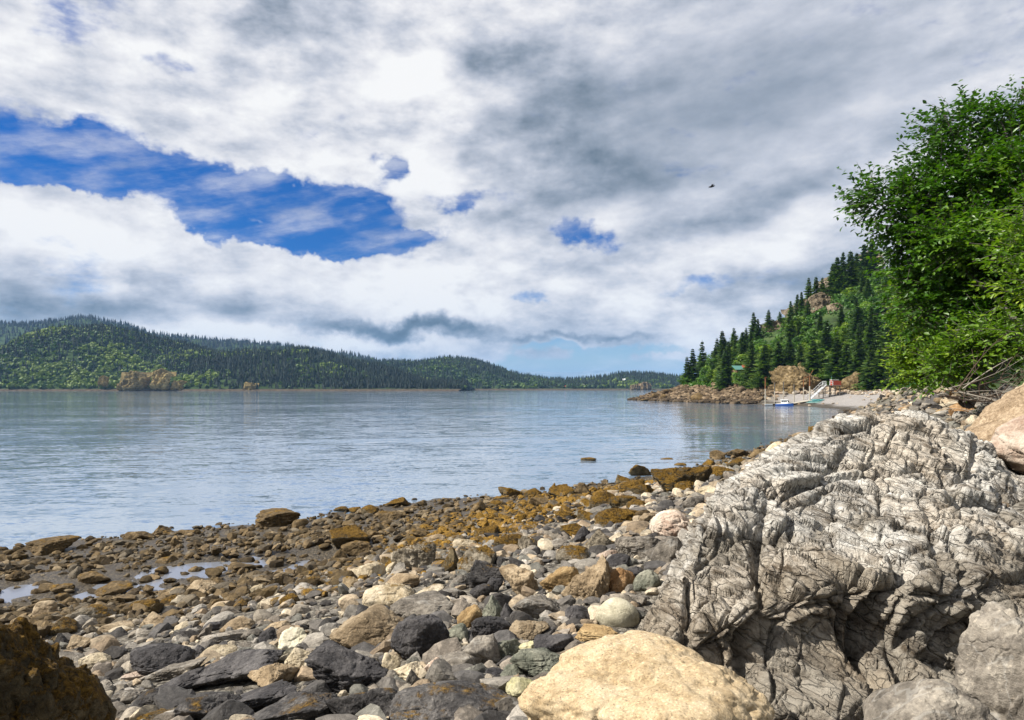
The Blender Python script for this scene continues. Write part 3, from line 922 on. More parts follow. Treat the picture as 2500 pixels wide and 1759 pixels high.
# the big folded boulder that fills the right of the beach: a lofted body, then weathered
def big_boulder():
    st = [  # crest, upper face, lip, undercut, foot: (px, py, distance)
        [(612, 686, 4.9), (610, 690, 4.8), (608, 694, 4.7), (607, 697, 4.65), (606, 700, 4.6)],
        [(634, 632, 5.3), (632, 652, 5.0), (626, 672, 4.8), (624, 690, 4.65), (620, 712, 4.5)],
        [(662, 584, 5.6), (660, 622, 5.2), (655, 660, 4.85), (652, 690, 4.7), (648, 718, 4.45)],
        [(690, 533, 6.0), (690, 590, 5.4), (686, 640, 5.0), (684, 685, 4.75), (680, 720, 4.45)],
        [(716, 503, 6.5), (716, 565, 5.7), (714, 625, 5.1), (712, 680, 4.8), (708, 722, 4.45)],
        [(748, 474, 7.0), (748, 540, 6.0), (748, 602, 5.2), (745, 670, 4.85), (740, 722, 4.45)],
        [(790, 447, 7.6), (792, 515, 6.4), (792, 586, 5.35), (788, 655, 4.95), (780, 722, 4.45)],
        [(832, 427, 8.1), (832, 497, 6.8), (834, 575, 5.45), (832, 650, 5.05), (826, 724, 4.45)],
        [(880, 410, 8.6), (880, 485, 7.1), (882, 565, 5.5), (880, 645, 5.1), (874, 724, 4.45)],
        [(928, 410, 8.7), (928, 482, 7.2), (930, 565, 5.5), (928, 648, 5.1), (922, 726, 4.45)],
        [(972, 426, 8.6), (972, 490, 7.2), (974, 572, 5.5), (972, 655, 5.15), (966, 728, 4.5)],
        [(1022, 458, 8.3), (1022, 515, 7.0), (1022, 592, 5.5), (1018, 668, 5.2), (1010, 728, 4.6)],
        [(1085, 505, 7.9), (1085, 560, 6.8), (1085, 620, 5.5), (1080, 675, 5.3), (1070, 730, 4.7)],
        [(1160, 575, 7.2), (1160, 610, 6.5), (1160, 650, 5.6), (1155, 690, 5.4), (1145, 735, 4.9)],
        [(1215, 650, 6.2), (1215, 660, 6.1), (1215, 670, 6.0), (1214, 680, 5.9), (1213, 690, 5.8)]]
    G = []
    for s in st:
        pts = [P3(*p) for p in s]
        c = pts[0]
        k = np.clip((pts[0][2] - 2.6) / 1.6, 0, 1)
        b1 = np.array([c[0] * 1.08, c[1] + 0.9 * k + 0.1, c[2] - 0.10 * k])
        b2 = np.array([c[0] * 1.18, c[1] + 2.0 * k + 0.15, c[2] - 0.75 * k])
        b3 = np.array([c[0] * 1.22, c[1] + 2.6 * k + 0.2, 2.3])
        pts[3] = pts[3] + np.array([0.02, 0.16, -0.02]) * k
        pts[4] = pts[4] + np.array([0.0, 0.05, 0]) * k
        under = np.array([pts[4][0], pts[4][1] + 0.1, pts[4][2] - 0.5])
        G.append([b3, b2, b1] + pts + [under])
    G = np.array(G)          # stations x rows x 3

    def resample(A, n, axis):
        A = np.moveaxis(A, axis, 0)
        m = len(A)
        u = np.linspace(0, m - 1.0001, n)
        i = u.astype(int)
        f = (u - i)[:, None, None]
        g = lambda k: A[np.clip(k, 0, m - 1)]
        p0, p1, p2, p3 = g(i - 1), g(i), g(i + 1), g(i + 2)
        r = 0.5 * ((2 * p1) + (-p0 + p2) * f + (2 * p0 - 5 * p1 + 4 * p2 - p3) * f ** 2 + (-p0 + 3 * p1 - 3 * p2 + p3) * f ** 3)
        return np.moveaxis(r, 0, axis)
    nu, nv = 560, 380
    S = resample(resample(G, nu, 0), nv, 1)
    du = np.gradient(S, axis=0)
    dv = np.gradient(S, axis=1)
    N = np.cross(du, dv)
    ln = np.linalg.norm(N, axis=2)
    N /= ln[..., None] + 1e-9
    V = S.reshape(-1, 3)
    N = N.reshape(-1, 3)
    if N[(nu // 2) * nv + nv // 2][1] > 0:
        N = -N
        flip = True
    else:
        flip = False
    # strata dip along the slope of the boulder
    rm = rotm(math.radians(18), math.radians(-32), math.radians(28))
    Vc = V - np.array([3.2, 6.2, 4.0])
    T = (Vc @ rm) * (0.55, 1.3, 1.9)
    r2 = rotm(math.radians(30), math.radians(-8), math.radians(4))
    T2 = (Vc @ r2) * (0.5, 1.2, 1.9)
    wx = sstep(V[:, 0] + 0.25 * (V[:, 2] - 3.6), 2.2, 4.4)[:, None]
    T = T * (1 - wx) + T2 * wx
    wv = np.column_stack([vnoise(V * 0.9 + k * 13.1, 300 + k) for k in range(3)])
    T = T + wv * 0.75
    Tw = (Vc @ rm) * (0.85, 1.25, 1.6) * (1 - wx) + (Vc @ r2) * (0.8, 1.2, 1.6) * wx + wv * 0.10
    low = sstep(V[:, 2], 4.0, 3.3)
    d = fbm(V * 0.75, 311, 3) * 0.10 - 0.12
    for sc, hh, gg, sd in ((0.75, 0.15, 0.08, 371), (1.7, 0.10, 0.06, 381), (3.9, 0.042, 0.035, 391)):
        fv, fe = facets(Tw * sc + 2.0, sd)
        d += fv * hh - sstep(fe, 0.09, 0.0) * gg
    fv, fe = facets(Vc * 9.0 + wv * 0.3, 401)
    d += fv * 0.014 - sstep(fe, 0.12, 0.0) * 0.008
    d += fbm(Tw * 1.3, 321, 4, 0.55) * 0.04
    d += fbm(V * 5.0, 351, 5, 0.6) * (0.020 + 0.012 * low)
    # two clefts that run down the face
    for px0, px1, wd, dp in ((706, 668, 0.05, 0.16), (768, 744, 0.05, 0.15), (868, 880, 0.06, 0.20), (952, 905, 0.05, 0.12)):
        a = P3(px0, 500, 6.5)
        b = P3(px1, 700, 4.7)
        tt = np.clip((V[:, 2] - b[2]) / (a[2] - b[2]), -0.3, 1.3)
        lx = b[0] + (a[0] - b[0]) * tt + wv[:, 0] * 0.14
        d -= dp * np.exp(-((V[:, 0] - lx) / wd) ** 2) * sstep(tt, 1.15, 0.75)
    fade = np.minimum(1, np.minimum(np.arange(nu), np.arange(nu)[::-1]) / 25.0)[:, None] * np.ones((1, nv))
    V = V + N * (d * fade.ravel())[:, None]
    i, j = np.meshgrid(np.arange(nu - 1), np.arange(nv - 1), indexing='ij')
    Fc = np.stack([i * nv + j, i * nv + j + 1, (i + 1) * nv + j + 1, (i + 1) * nv + j], -1).reshape(-1, 4)
    if flip:
        Fc = Fc[:, ::-1]
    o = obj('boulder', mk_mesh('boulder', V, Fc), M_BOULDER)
    tag(o, 'huge creased grey boulder with folded layers, largest rock on the beach', 'boulder', 'boulders above the tideline')
    for q in G[::2, 3:8].reshape(-1, 3):
        HERO.append((q[0], q[1] + 0.15, 0.75))


big_boulder()
BG = 'boulders above the tideline'
hero((522, 652, 772, 806), 'sand', 'r', 'smooth sandy yellow boulder lying before the foot of the huge creased boulder', 'boulder', y=3.35, sub=7, group=BG, cat='boulder', amp_f=0.8)
hero((874, 686, 998, 790), 'grey', 'r', 'low rounded grey boulder under the dark overhang of the huge boulder', 'boulder', y=3.6, sub=6, group=BG, cat='boulder')
hero((960, 628, 1130, 830), 'grey', 'a', 'grey boulder with pale mottling beside the overhang of the huge boulder', 'boulder', y=3.75, sub=6, group=BG, cat='boulder')
hero((954, 370, 1204, 476), 'slab', 'r', 'sloping tan slab boulder behind the huge creased boulder', 'boulder', y=9.6, roll=-27, sub=7, group=BG, cat='boulder')
hero((990, 410, 1100, 475), 'pink', 'r', 'pale pinkish boulder tucked between the tan slab and the huge boulder', 'boulder', y=8.9, sub=6, group=BG, cat='boulder')
hero((-150, 622, 88, 880), 'weed', 'r', 'big dark boulder furred with brown seaweed at the near edge of the beach', 'boulder', y=4.4, sub=7, group=BG, cat='boulder', amp_f=1.6)

TAB = [
    (R1, 1805, 130, 2110, 270, 'brown', 'a', 'large brown wedge-shaped boulder standing at the water edge', 0),
    (R1, 2045, 195, 2160, 275, 'brown', 'r', 'small brown rock leaning against the wedge-shaped waterline boulder', 0),
    (R1, 900, 272, 1100, 345, 'brown', 's', 'flat brown ledge rock reaching into the shallows', 0),
    (R1, 1075, 235, 1290, 318, 'brown', 'p', 'brown humped rock just behind the flat ledge in the shallows', 0),
    (R1, 1250, 272, 1370, 310, 'brown', 's', 'low dark brown rock next to the humped shallows rock', 0),
    (R1, 190, 335, 490, 460, 'brown', 's', 'broad brown rock with green weed on its side at the water edge', 0),
    (R1, 100, 368, 165, 405, 'brown', 'a', 'small dark rock standing in water beside the broad brown rock', 0),
    (R1, 90, 415, 165, 458, 'brown', 'r', 'dark rock on the flat near the broad brown waterline rock', 0),
    (R1, -30, 390, 42, 452, 'brown', 'r', 'dark rock cut by the picture edge at the waterline', 0),
    (R1, 650, 355, 710, 392, 'dark', 'a', 'small black rock standing in the shallows', 0),
    (R1, 60, 560, 195, 645, 'brown', 'r', 'rounded dark brown rock alone on the grey mud flat', 0),
    (R1, 570, 560, 775, 655, 'brown', 'a', 'brown pyramid rock beside the tide pool', 0),
    (R1, 340, 650, 515, 718, 'brown', 's', 'low twin-humped brown rock on the mud flat', 0),
    (R1, 685, 640, 935, 755, 'brown', 'a', 'brown two-lobed rock standing in the tide pool', 0),
    (R1, 985, 665, 1075, 730, 'brown', 'a', 'small dark brown rock at the pool beside the two-lobed rock', 0),
    (R1, 1105, 458, 1245, 528, 'brown', 'a', 'dark rock at the far side of the tide pool', 0),
    (R1, 1085, 530, 1175, 590, 'brown', 'r', 'brown rock standing within the tide pool shallows', 0),
    (R1, 1330, 530, 1410, 582, 'brown', 'r', 'rounded brown stone at the seaward end of the pool', 0),
    (R1, 1330, 630, 1510, 725, 'tan', 'a', 'squarish tan rock at the end of the tide pool', 0),
    (R1, 1370, 690, 1455, 770, 'tan', 'r', 'upright tan stone before the squarish tan rock', 0),
    (R1, 1480, 695, 1580, 755, 'cream', 'r', 'pale stone beside the tide pool end', 0),
    (R1, 1740, 658, 1850, 722, 'cream', 'p', 'pale pointed stone on the brown pebbles', 0),
    (R1, 895, 490, 995, 530, 'brown', 's', 'flat brown stone at the pool edge', 0),
    (R1, 225, 770, 392, 905, 'tan', 'r', 'rounded tan boulder with a crack standing on the wet flat', 0),
    (R1, 275, 740, 385, 778, 'brown', 's', 'flat stone just behind the rounded tan boulder', 0),
    (R1, 395, 715, 485, 778, 'brown', 'r', 'brown round stone beside the rounded tan boulder', 0),
    (R1, 385, 776, 470, 826, 'brown', 'r', 'half sunk brown stone in the wet beside the tan boulder', 0),
    (R1, 480, 795, 778, 958, 'halfweed', 'r', 'long humped rock half covered in brown weed on the flat', 0),
    (R1, 370, 890, 560, 1022, 'weed', 's', 'weedy low tail of rock joining the long humped rock', 0),
    (R1, 920, 755, 1130, 855, 'weed', 'r', 'weedy rounded rock in the row below the tide pool', 0),
    (R1, 1125, 740, 1250, 820, 'weed', 'r', 'dark weedy rock in the middle of the row below the pool', 0),
    (R1, 1245, 725, 1370, 785, 'weed', 's', 'flat weedy rock ending the row below the pool', 0),
    (R1, 1960, 725, 2100, 815, 'weed', 'r', 'lone weed-topped rock among small grey stones', 0),
    (R1, 985, 865, 1175, 965, 'tan', 'a', 'grey-tan angular rock on the small stones', 0),
    (R1, 720, 915, 950, 985, 'tan', 's', 'flat tan rock with a weathered top edge', 0),
    (R1, 1195, 925, 1335, 988, 'cream', 's', 'whitish flat stone among grey cobbles', 0),
    (R1, 1430, 915, 1545, 992, 'dark', 'r', 'dark grey rounded stone near the whitish flat stone', 0),
    (R1, 1545, 895, 1765, 1005, 'tan', 'r', 'pinkish tan rounded rock among the cobbles', 0),
    (R1, 945, 965, 1075, 1038, 'grey', 'a', 'grey angular stone with a pale face', 0),
    (R1, 1395, 980, 1725, 1085, 'grey', 's', 'long flat grey rock among the cobbles', 0),
    (R1, 1705, 970, 1858, 1062, 'grey', 'r', 'smooth grey oval stone leaning on a dark rock', 0),
    (R1, 1815, 975, 1965, 1082, 'dark', 'a', 'dark grey angular rock beside the cream angular rock', 0),
    (R1, 1870, 900, 2040, 985, 'tan', 'a', 'brownish square stone behind the cream angular rock', 0),
    (R1, 2040, 890, 2200, 975, 'grey', 'r', 'dark grey stone behind the cream angular rock', 0),
    (R1, 1940, 972, 2218, 1162, 'white', 'a', 'cream white sharp-edged rock with greenish shaded face', 0),
    (R1, 1990, 1095, 2292, 1320, 'cream', 'a', 'broad cream rock in front of the cream white sharp-edged rock', 0),
    (R1, 1445, 1080, 1692, 1188, 'cream', 'a', 'cream rock with a split face among grey stones', 0),
    (R1, 590, 1138, 798, 1285, 'cream', 'r', 'egg-shaped cream stone resting on grey stones', 0),
    (R1, 370, 1140, 592, 1262, 'grey', 'r', 'rounded grey stone beside the egg-shaped cream stone', 0),
    (R1, 478, 1188, 652, 1292, 'grey', 'a', 'grey stone with a pale rim before the egg-shaped stone', 0),
    (R1, 930, 1085, 1338, 1305, 'dark', 'r', 'large dark barnacled boulder among the grey stones', 0),
    (R1, 838, 1130, 1042, 1262, 'grey', 'r', 'smooth slate stone against the dark barnacled boulder', 0),
    (R1, 660, 1008, 772, 1082, 'dark', 'a', 'small charcoal stone above the egg-shaped cream stone', 0),
    (R1, 488, 1008, 662, 1132, 'tan', 'a', 'tan wedge stone above the egg-shaped cream stone', 0),
    (R1, 985, 1048, 1145, 1118, 'grey', 's', 'flat grey stone above the dark barnacled boulder', 0),
    (R1, 1660, 1068, 1795, 1148, 'grey', 'r', 'purplish grey round stone beside the split cream rock', 0),
    (R1, 1350, 1088, 1468, 1182, 'dark', 'a', 'black stone beside the split cream rock', 0),
    (R1, 1010, 1195, 1425, 1330, 'grey', 's', 'long grey slab leaning under the dark barnacled boulder', -12),
    (R1, 1230, 1130, 1990, 1400, 'dark', 's', 'long charcoal layered slab slanting across the stones', -14),
    (R1, 1020, 1260, 1500, 1460, 'dark', 's', 'lower dark slab with barnacles under the long layered slab', -14),
    (R1, 1270, 1375, 1700, 1640, 'darkweed', 's', 'black jagged slab in the nearest row of stones', -16),
    (R1, 1600, 1340, 2150, 1560, 'dark', 's', 'charcoal ribbed slab with pale edges near the bottom', -16),
    (R1, 1760, 1430, 2400, 1660, 'darkweed', 's', 'lowest black ribbed slab in shade', -14),
    (R1, 1715, 1195, 2132, 1435, 'tan', 'p', 'pinkish tan ridge-shaped rock with a dark end face', 0),
    (R1, 868, 1272, 1022, 1338, 'pink', 'r', 'small pinkish stone with lichen by the slab foot', 0),
    (R1, 640, 1345, 795, 1490, 'grey', 'r', 'grey stone beside the seaweed-furred boulder', 0),
    (R1, 790, 1385, 1000, 1500, 'grey', 'a', 'grey pointed stone in the nearest row', 0),
    (R1, 930, 1390, 1180, 1560, 'darkweed', 'r', 'dark round stone below the lower dark slab', 0),
    (R1, 740, 1500, 960, 1620, 'grey', 'a', 'near grey stone beside the seaweed-furred boulder foot', 0),
    (R1, 1010, 1520, 1320, 1640, 'halfweed', 's', 'flat stone with brown lichen at the very front', 0),
    (R2, 598, 248, 888, 402, 'weed', 'a', 'big weed-covered boulder on the brown cobbles above the pool', 0),
    (R2, 680, 345, 882, 452, 'brown', 's', 'brown flat-topped rock under the big weed-covered boulder', 0),
    (R2, 598, 400, 722, 518, 'brown', 'p', 'upright brown wedge stone among pebbles', 0),
    (R2, 875, 280, 968, 348, 'brown', 'a', 'small brown block beside the big weed-covered boulder', 0),
    (R2, 940, 205, 1042, 272, 'brown', 'r', 'rounded olive brown stone toward the waterline', 0),
    (R2, 1155, 268, 1288, 328, 'brown', 'a', 'tan brown block with a dark side on cobbles', 0),
    (R2, 930, 142, 1092, 212, 'brown', 'a', 'dark brown rock near the waterline weed', 0),
    (R2, 1575, 75, 1702, 172, 'brown', 'a', 'leaning brown slab stone near the waterline', 0),
    (R2, 1690, 65, 1802, 132, 'weed', 'r', 'dark weedy lump beside the leaning brown slab', 0),
    (R2, 1985, 35, 2138, 138, 'brown', 's', 'tilted olive slab above the waterline', 0),
    (R2, 805, 105, 932, 192, 'weed', 'r', 'dark weedy rock with green tuft at the water edge', 0),
    (R2, 958, 38, 1148, 118, 'weed', 'p', 'weedy pointed rock jutting into the water', 0),
    (R2, 615, 105, 728, 150, 'weed', 's', 'low weedy rock awash at the tideline', 0),
    (R2, 708, 108, 818, 155, 'weed', 's', 'second low weedy rock awash beside the first', 0),
    (R2, 720, 508, 982, 645, 'palewed', 's', 'cream rock with spots of yellow weed', 0),
    (R2, 980, 500, 1055, 592, 'cream', 'r', 'pale smooth stone beside the big bearded boulder', 0),
    (R2, 1030, 362, 1332, 602, 'halfweed', 'a', 'big bearded boulder with weedy crown and black shaded side', 0),
    (R2, 1335, 398, 1502, 618, 'weed', 'p', 'upright weedy block beside the big bearded boulder', 0),
    (R2, 1484, 403, 1748, 605, 'halfweed', 'a', 'grey weed-draped boulder next to the upright weedy block', 0),
    (R2, 1572, 483, 1882, 700, 'darkweed', 'a', 'blue-black boulder studded with yellow barnacles', 0),
    (R2, 1600, 245, 1768, 342, 'weed', 'a', 'ochre weedy rock in the middle of the weed band', 0),
    (R2, 1452, 338, 1642, 428, 'palewed', 's', 'tan rock with a golden weed cap', 0),
    (R2, 1742, 308, 1952, 440, 'weed', 'r', 'golden weed-covered rock leaning on a grey one', 0),
    (R2, 1912, 313, 2064, 445, 'halfweed', 'a', 'grey rock with weed on its shoulder', 0),
    (R2, 1260, 300, 1418, 378, 'tan', 'r', 'tan rounded rock behind the big bearded boulder', 0),
    (R2, 1408, 308, 1545, 382, 'halfweed', 'r', 'olive tan rock behind the upright weedy block', 0),
    (R2, 1080, 325, 1290, 400, 'weed', 's', 'weed mound right behind the crown of the bearded boulder', 0),
    (R2, 993, 583, 1218, 705, 'tan', 'a', 'square tan-brown rock above the pale spotted boulder', 0),
    (R2, 1180, 660, 1385, 765, 'palewed', 's', 'ochre flat rock beside the square tan-brown rock', 0),
    (R2, 845, 648, 1215, 860, 'palewed', 'r', 'pale cream boulder with dark weed spots on top', 0),
    (R2, 1000, 742, 1492, 950, 'grey', 'r', 'broad grey-tan granite boulder behind the charcoal boulder', 0),
    (R2, 618, 832, 1162, 1118, 'tan', 'r', 'large tan boulder with a dark brown end face', 0),
    (R2, 1000, 968, 1132, 1064, 'dark', 'a', 'small black block wedged between tan and charcoal boulders', 0),
    (R2, 1042, 888, 1418, 1234, 'dark', 'r', 'charcoal cracked boulder in the centre of the near stones', 0),
    (R2, 462, 1088, 1002, 1460, 'dark', 'a', 'charcoal angular boulder with a sloping top, biggest of the dark ones', 0),
    (R2, 758, 1212, 968, 1355, 'grey', 'a', 'grey blocky stone leaning on the charcoal angular boulder', 0),
    (R2, 1782, 543, 2054, 770, 'tan', 'a', 'grey-brown cracked boulder above the round grey one', 0),
    (R2, 1572, 650, 1735, 780, 'darkweed', 'r', 'dark rounded stone below the barnacled blue-black boulder', 0),
    (R2, 1680, 620, 1800, 740, 'dark', 'a', 'dark narrow stone beside the grey-brown cracked boulder', 0),
    (R2, 1390, 678, 1545, 775, 'grey', 'a', 'dark grey stone with a shadowed hollow', 0),
    (R2, 1430, 588, 1585, 694, 'grey', 'r', 'olive grey stone under the bearded boulders', 0),
    (R2, 1645, 742, 1800, 955, 'green', 'p', 'upright greenish grey stone beside a rusty tan stone', 0),
    (R2, 1482, 818, 1655, 994, 'gold', 'a', 'rusty tan stone below the upright greenish stone', 0),
    (R2, 1868, 718, 2254, 930, 'grey', 'r', 'large smooth grey boulder below the pointed brown-grey boulder', 0),
    (R2, 1785, 800, 1895, 955, 'dark', 'a', 'dark grey block beside the large smooth grey boulder', 0),
    (R2, 1588, 878, 1895, 1080, 'dark', 'p', 'jet black pointed rock', 0),
    (R2, 1812, 903, 2115, 1070, 'tan', 's', 'flat-topped brown slab rock beside the jet black rock', 0),
    (R2, 1370, 928, 1585, 1115, 'green', 'r', 'pale greenish grey stone beside the charcoal cracked boulder', 0),
    (R2, 1498, 1028, 1785, 1265, 'grey', 'a', 'grey boulder with a dark flank before the jet black rock', 0),
    (R2, 1718, 1043, 1925, 1195, 'green', 's', 'grey-green stone with layered top', 0),
    (R2, 1918, 1058, 2074, 1158, 'lime', 'a', 'pale mint stone with sharp edges', 0),
    (R2, 2022, 1008, 2305, 1150, 'dark', 'a', 'blue-black low rock with glossy facets', 0),
    (R2, 1378, 1128, 1645, 1305, 'grey', 's', 'flat grey boulder with dry weed hanging at its corner', 0),
    (R2, 1258, 1168, 1425, 1315, 'pink', 'a', 'pale purple stone beside dry brown weed', 0),
    (R2, 958, 1138, 1085, 1295, 'cream', 'a', 'cream chipped stone touching the charcoal angular boulder', 0),
    (R2, 1028, 1198, 1265, 1335, 'cream', 's', 'cream flat stone below the charcoal cracked boulder', 0),
    (R2, 932, 1278, 1095, 1405, 'grey', 'a', 'grey block near the cream flat stone', 0),
    (R2, 1100, 1248, 1270, 1395, 'grey', 'p', 'light grey faceted stone below the cream flat stone', 0),
    (R2, 1862, 1083, 2300, 1300, 'green', 'a', 'large green-grey boulder in the gully by the huge boulder', 0),
    (R2, 1788, 1222, 2008, 1345, 'green', 's', 'mossy green stone below the large green-grey boulder', 0),
    (R2, 1828, 1308, 2078, 1485, 'lime', 'r', 'pale yellow-green rounded stone with a mossy line', 0),
    (R2, 2003, 1273, 2160, 1415, 'grey', 'r', 'purplish grey stone beside the pale yellow-green one', 0),
    (R2, 1638, 1253, 1845, 1355, 'dark', 'a', 'dark square stone above the pale yellow-green one', 0),
    (R2, 2145, 1258, 2420, 1520, 'red', 'a', 'white stone with a dark red stain on top', 0),
    (R2, 560, 1330, 1130, 1720, 'darkweed', 'a', 'black glistening rock mass at the very front', 0),
    (R2, 1050, 1300, 1950, 1680, 'darkweed', 'r', 'broad dark weed-filmed rock mass at the front', 0),
    (R2, 1690, 1445, 1965, 1680, 'grey', 'r', 'pale grey rounded stone in the front row', 0),
    (R2, 1938, 1448, 2068, 1545, 'cream', 'r', 'small pale stone beside the sandy yellow boulder', 0),
    (R2, 2060, 1420, 2300, 1600, 'pink', 'r', 'pale stone under the edge of the sandy yellow boulder', 0),
    (R3, 1240, 98, 1412, 198, 'weed', 'a', 'weedy domed rock standing highest above the waterline', 0),
    (R3, 1160, 173, 1268, 248, 'weed', 'p', 'pointed weedy rock beside the domed waterline rock', 0),
    (R3, 685, 233, 752, 312, 'weed', 'p', 'small upright weedy rock at the waterline', 0),
    (R3, 338, 256, 502, 342, 'weed', 'r', 'weedy hump at the waterline by two low stones', 0),
    (R3, 510, 268, 642, 342, 'weed', 'r', 'weedy rock between the hump and the small upright one', 0),
    (R3, 690, 243, 858, 348, 'weed', 'a', 'weedy peaked rock behind the tilted olive slab', 0),
    (R3, 868, 233, 972, 332, 'brown', 'p', 'brown pointed rock at the waterline', 0),
    (R3, 1393, 113, 1818, 318, 'weed', 'a', 'long ochre weed-covered rock mass above the waterline', 0),
    (R3, 1572, 138, 1684, 238, 'halfweed', 'p', 'tooth-shaped rock standing on the long ochre mass', 0),
    (R3, 1573, 218, 1704, 328, 'weed', 'a', 'dark weedy block in front of the tooth-shaped rock', 0),
    (R3, 1183, 208, 1355, 324, 'weed', 'r', 'yellow-brown weedy rock under the domed one', 0),
    (R3, 1263, 238, 1444, 344, 'weed', 'p', 'dark weedy peak in front of the yellow-brown one', 0),
    (R3, 978, 298, 1164, 444, 'weed', 'r', 'tall dark weedy boulder in the weed band', 0),
    (R3, 1113, 318, 1294, 428, 'weed', 'r', 'ochre weedy boulder beside the tall dark one', 0),
    (R3, 1238, 348, 1394, 424, 'weed', 's', 'orange weed mound beside the ochre boulder', 0),
    (R3, 1008, 402, 1334, 554, 'weed', 'r', 'broad two-humped weedy boulder above the golden one', 0),
    (R3, 738, 428, 902, 518, 'weed', 's', 'golden weedy slab toward the pebble patch', 0),
    (R3, 893, 428, 1034, 524, 'weed', 'r', 'golden weedy lump beside the broad two-humped boulder', 0),
    (R3, 773, 513, 988, 635, 'weed', 's', 'bright golden weed-topped slab beside the dark angular rock', 0),
    (R3, 848, 538, 1008, 685, 'dark', 'a', 'dark grey angular rock under the golden weed slab', 0),
    (R3, 918, 556, 1168, 770, 'halfweed', 'p', 'white-topped peaked boulder with weed down its side', 0),
    (R3, 743, 673, 964, 844, 'halfweed', 'r', 'weed-flecked rounded boulder before the white-topped peak', 0),
    (R3, 700, 618, 854, 714, 'grey', 's', 'pale grey flat rock below the dark angular rock', 0),
    (R3, 1403, 435, 1714, 645, 'pink', 'r', 'pinkish white rounded boulder against the huge creased boulder', 0),
    (R3, 1160, 593, 1464, 780, 'grey', 'a', 'square grey boulder before the pinkish white boulder', 0),
    (R3, 1250, 538, 1444, 615, 'tan', 's', 'pale tan flat rock behind the square grey boulder', 0),
    (R3, 1383, 613, 1645, 850, 'grey', 'r', 'sloping grey boulder between the pinkish one and the huge boulder', 0),
    (R3, 1293, 418, 1414, 514, 'brown', 'r', 'brown rounded rock behind the pinkish white boulder', 0),
    (R3, 1323, 448, 1474, 550, 'tan', 's', 'lined tan rock touching the pinkish white boulder', 0),
    (R3, 1193, 498, 1334, 580, 'tan', 'r', 'tan rock below the broad two-humped weedy boulder', 0),
    (R3, 1030, 703, 1175, 795, 'pink', 's', 'peach coloured smooth stone under the square grey boulder', 0),
    (R3, 1068, 738, 1256, 866, 'dark', 'r', 'dark ribbed stone under the square grey boulder', 0),
    (R3, 788, 748, 1154, 1120, 'tan', 'p', 'tall pointed brown-grey boulder with a pale seam', 0),
    (R3, 633, 806, 915, 1040, 'gold', 'a', 'slanting olive tan boulder behind the tall pointed one', 0),
    (R3, 1103, 828, 1290, 1014, 'orange', 'r', 'brown round boulder beside the tall pointed one', 0),
    (R3, 1168, 818, 1364, 934, 'dark', 's', 'dark green flat stone beside the huge boulder', 0),
    (R3, 1288, 848, 1464, 1024, 'green', 'r', 'mottled grey-green rock at the side of the huge boulder', 0),
    (R3, 1223, 1013, 1374, 1099, 'grey', 's', 'blue-grey chip above the white egg stone', 0),
    (R3, 1025, 1054, 1314, 1260, 'white', 'e', 'smooth white egg stone at the foot of the huge boulder', 0),
    (R3, 878, 1226, 1180, 1356, 'gold', 's', 'golden brown flat slab under the white egg stone', 0),
    (R3, 808, 1093, 998, 1240, 'dark', 'r', 'dark slate stone beside the white egg stone', 0),
    (R3, 1030, 1330, 1190, 1480, 'grey', 'a', 'grey stone in the gully at the foot of the huge boulder', 0),
    (R3, 900, 1390, 1030, 1500, 'grey', 'a', 'small grey stone in the gully by the golden slab', 0),
    (R3, 1738, 253, 1890, 335, 'cream', 'r', 'cream rock beside the slope of the huge boulder', 0),
    (R3, 1765, 65, 1860, 124, 'weed', 'p', 'small weedy peak at the waterline by the huge boulder', 0),
    (R3, 1818, 5, 1936, 84, 'brown', 'a', 'tan brown waterline rock beside the weedy peak', 0),
    (R3, 1938, 58, 2106, 154, 'weed', 'r', 'dark weed-capped rock near the slope of the huge boulder', 0),
    (R3, 1818, 118, 1994, 219, 'weed', 'r', 'olive weed mound below the dark weed-capped rock', 0),
    (R3, 1930, -10, 2090, 62, 'brown', 'a', 'peaked brown rock at the waterline farther along', 0),
    (R3, 2095, -5, 2220, 70, 'brown', 'r', 'pair-topped brown rock by the water next to the peaked one', 0),
    (R3, 1620, 330, 1790, 440, 'grey', 'r', 'grey rock with weed flecks against the huge boulder', 0),
    (R4, 755, 243, 862, 335, 'palewed', 'r', 'tan dome rock with hanging weed beside the huge boulder', 0),
    (R4, 880, 195, 960, 245, 'tan', 'r', 'tan rock above a weed fringe by the water', 0),
    (R4, 965, 165, 1050, 208, 'weed', 's', 'orange weed ledge rising by the water', 0),
    (R4, 1050, 150, 1105, 176, 'weed', 's', 'farthest small weed ledge beside the huge boulder', 0),
]
for fn, a, b, c, d, kind, style, label, roll in TAB:
    hero(fn(a, b, c, d), kind, style, label, 'rock', roll=roll)

# lumps of stone awash in the bay
for cx, cy, w_, h_, lb in ((589, 459.5, 15, 4, 'small weedy rock awash alone in the open water'), (681, 464.5, 11, 3, 'tiny weed-topped rock awash near the weed ledges'), (667, 458.5, 14, 1.6, 'flat dark rock barely breaking the surface')):
    hero((cx - w_ / 2, cy - h_ / 2, cx + w_ / 2, cy + h_ / 2), 'weed', 's', lb, 'rock', y=5 * F / (cy + h_ * 0.3 - HOR), sub=3)


# the far point and the cove
def Z1(a, b, c, d):
    return ((1550 + a * .15244) * .4096, (820 + b * .15244) * .40932, (1550 + c * .15244) * .4096, (820 + d * .15244) * .40932)


def Z2(a, b, c, d):
    return ((2150 + a * .15244) * .4096, (840 + b * .15244) * .40932, (2150 + c * .15244) * .4096, (840 + d * .15244) * .40932)


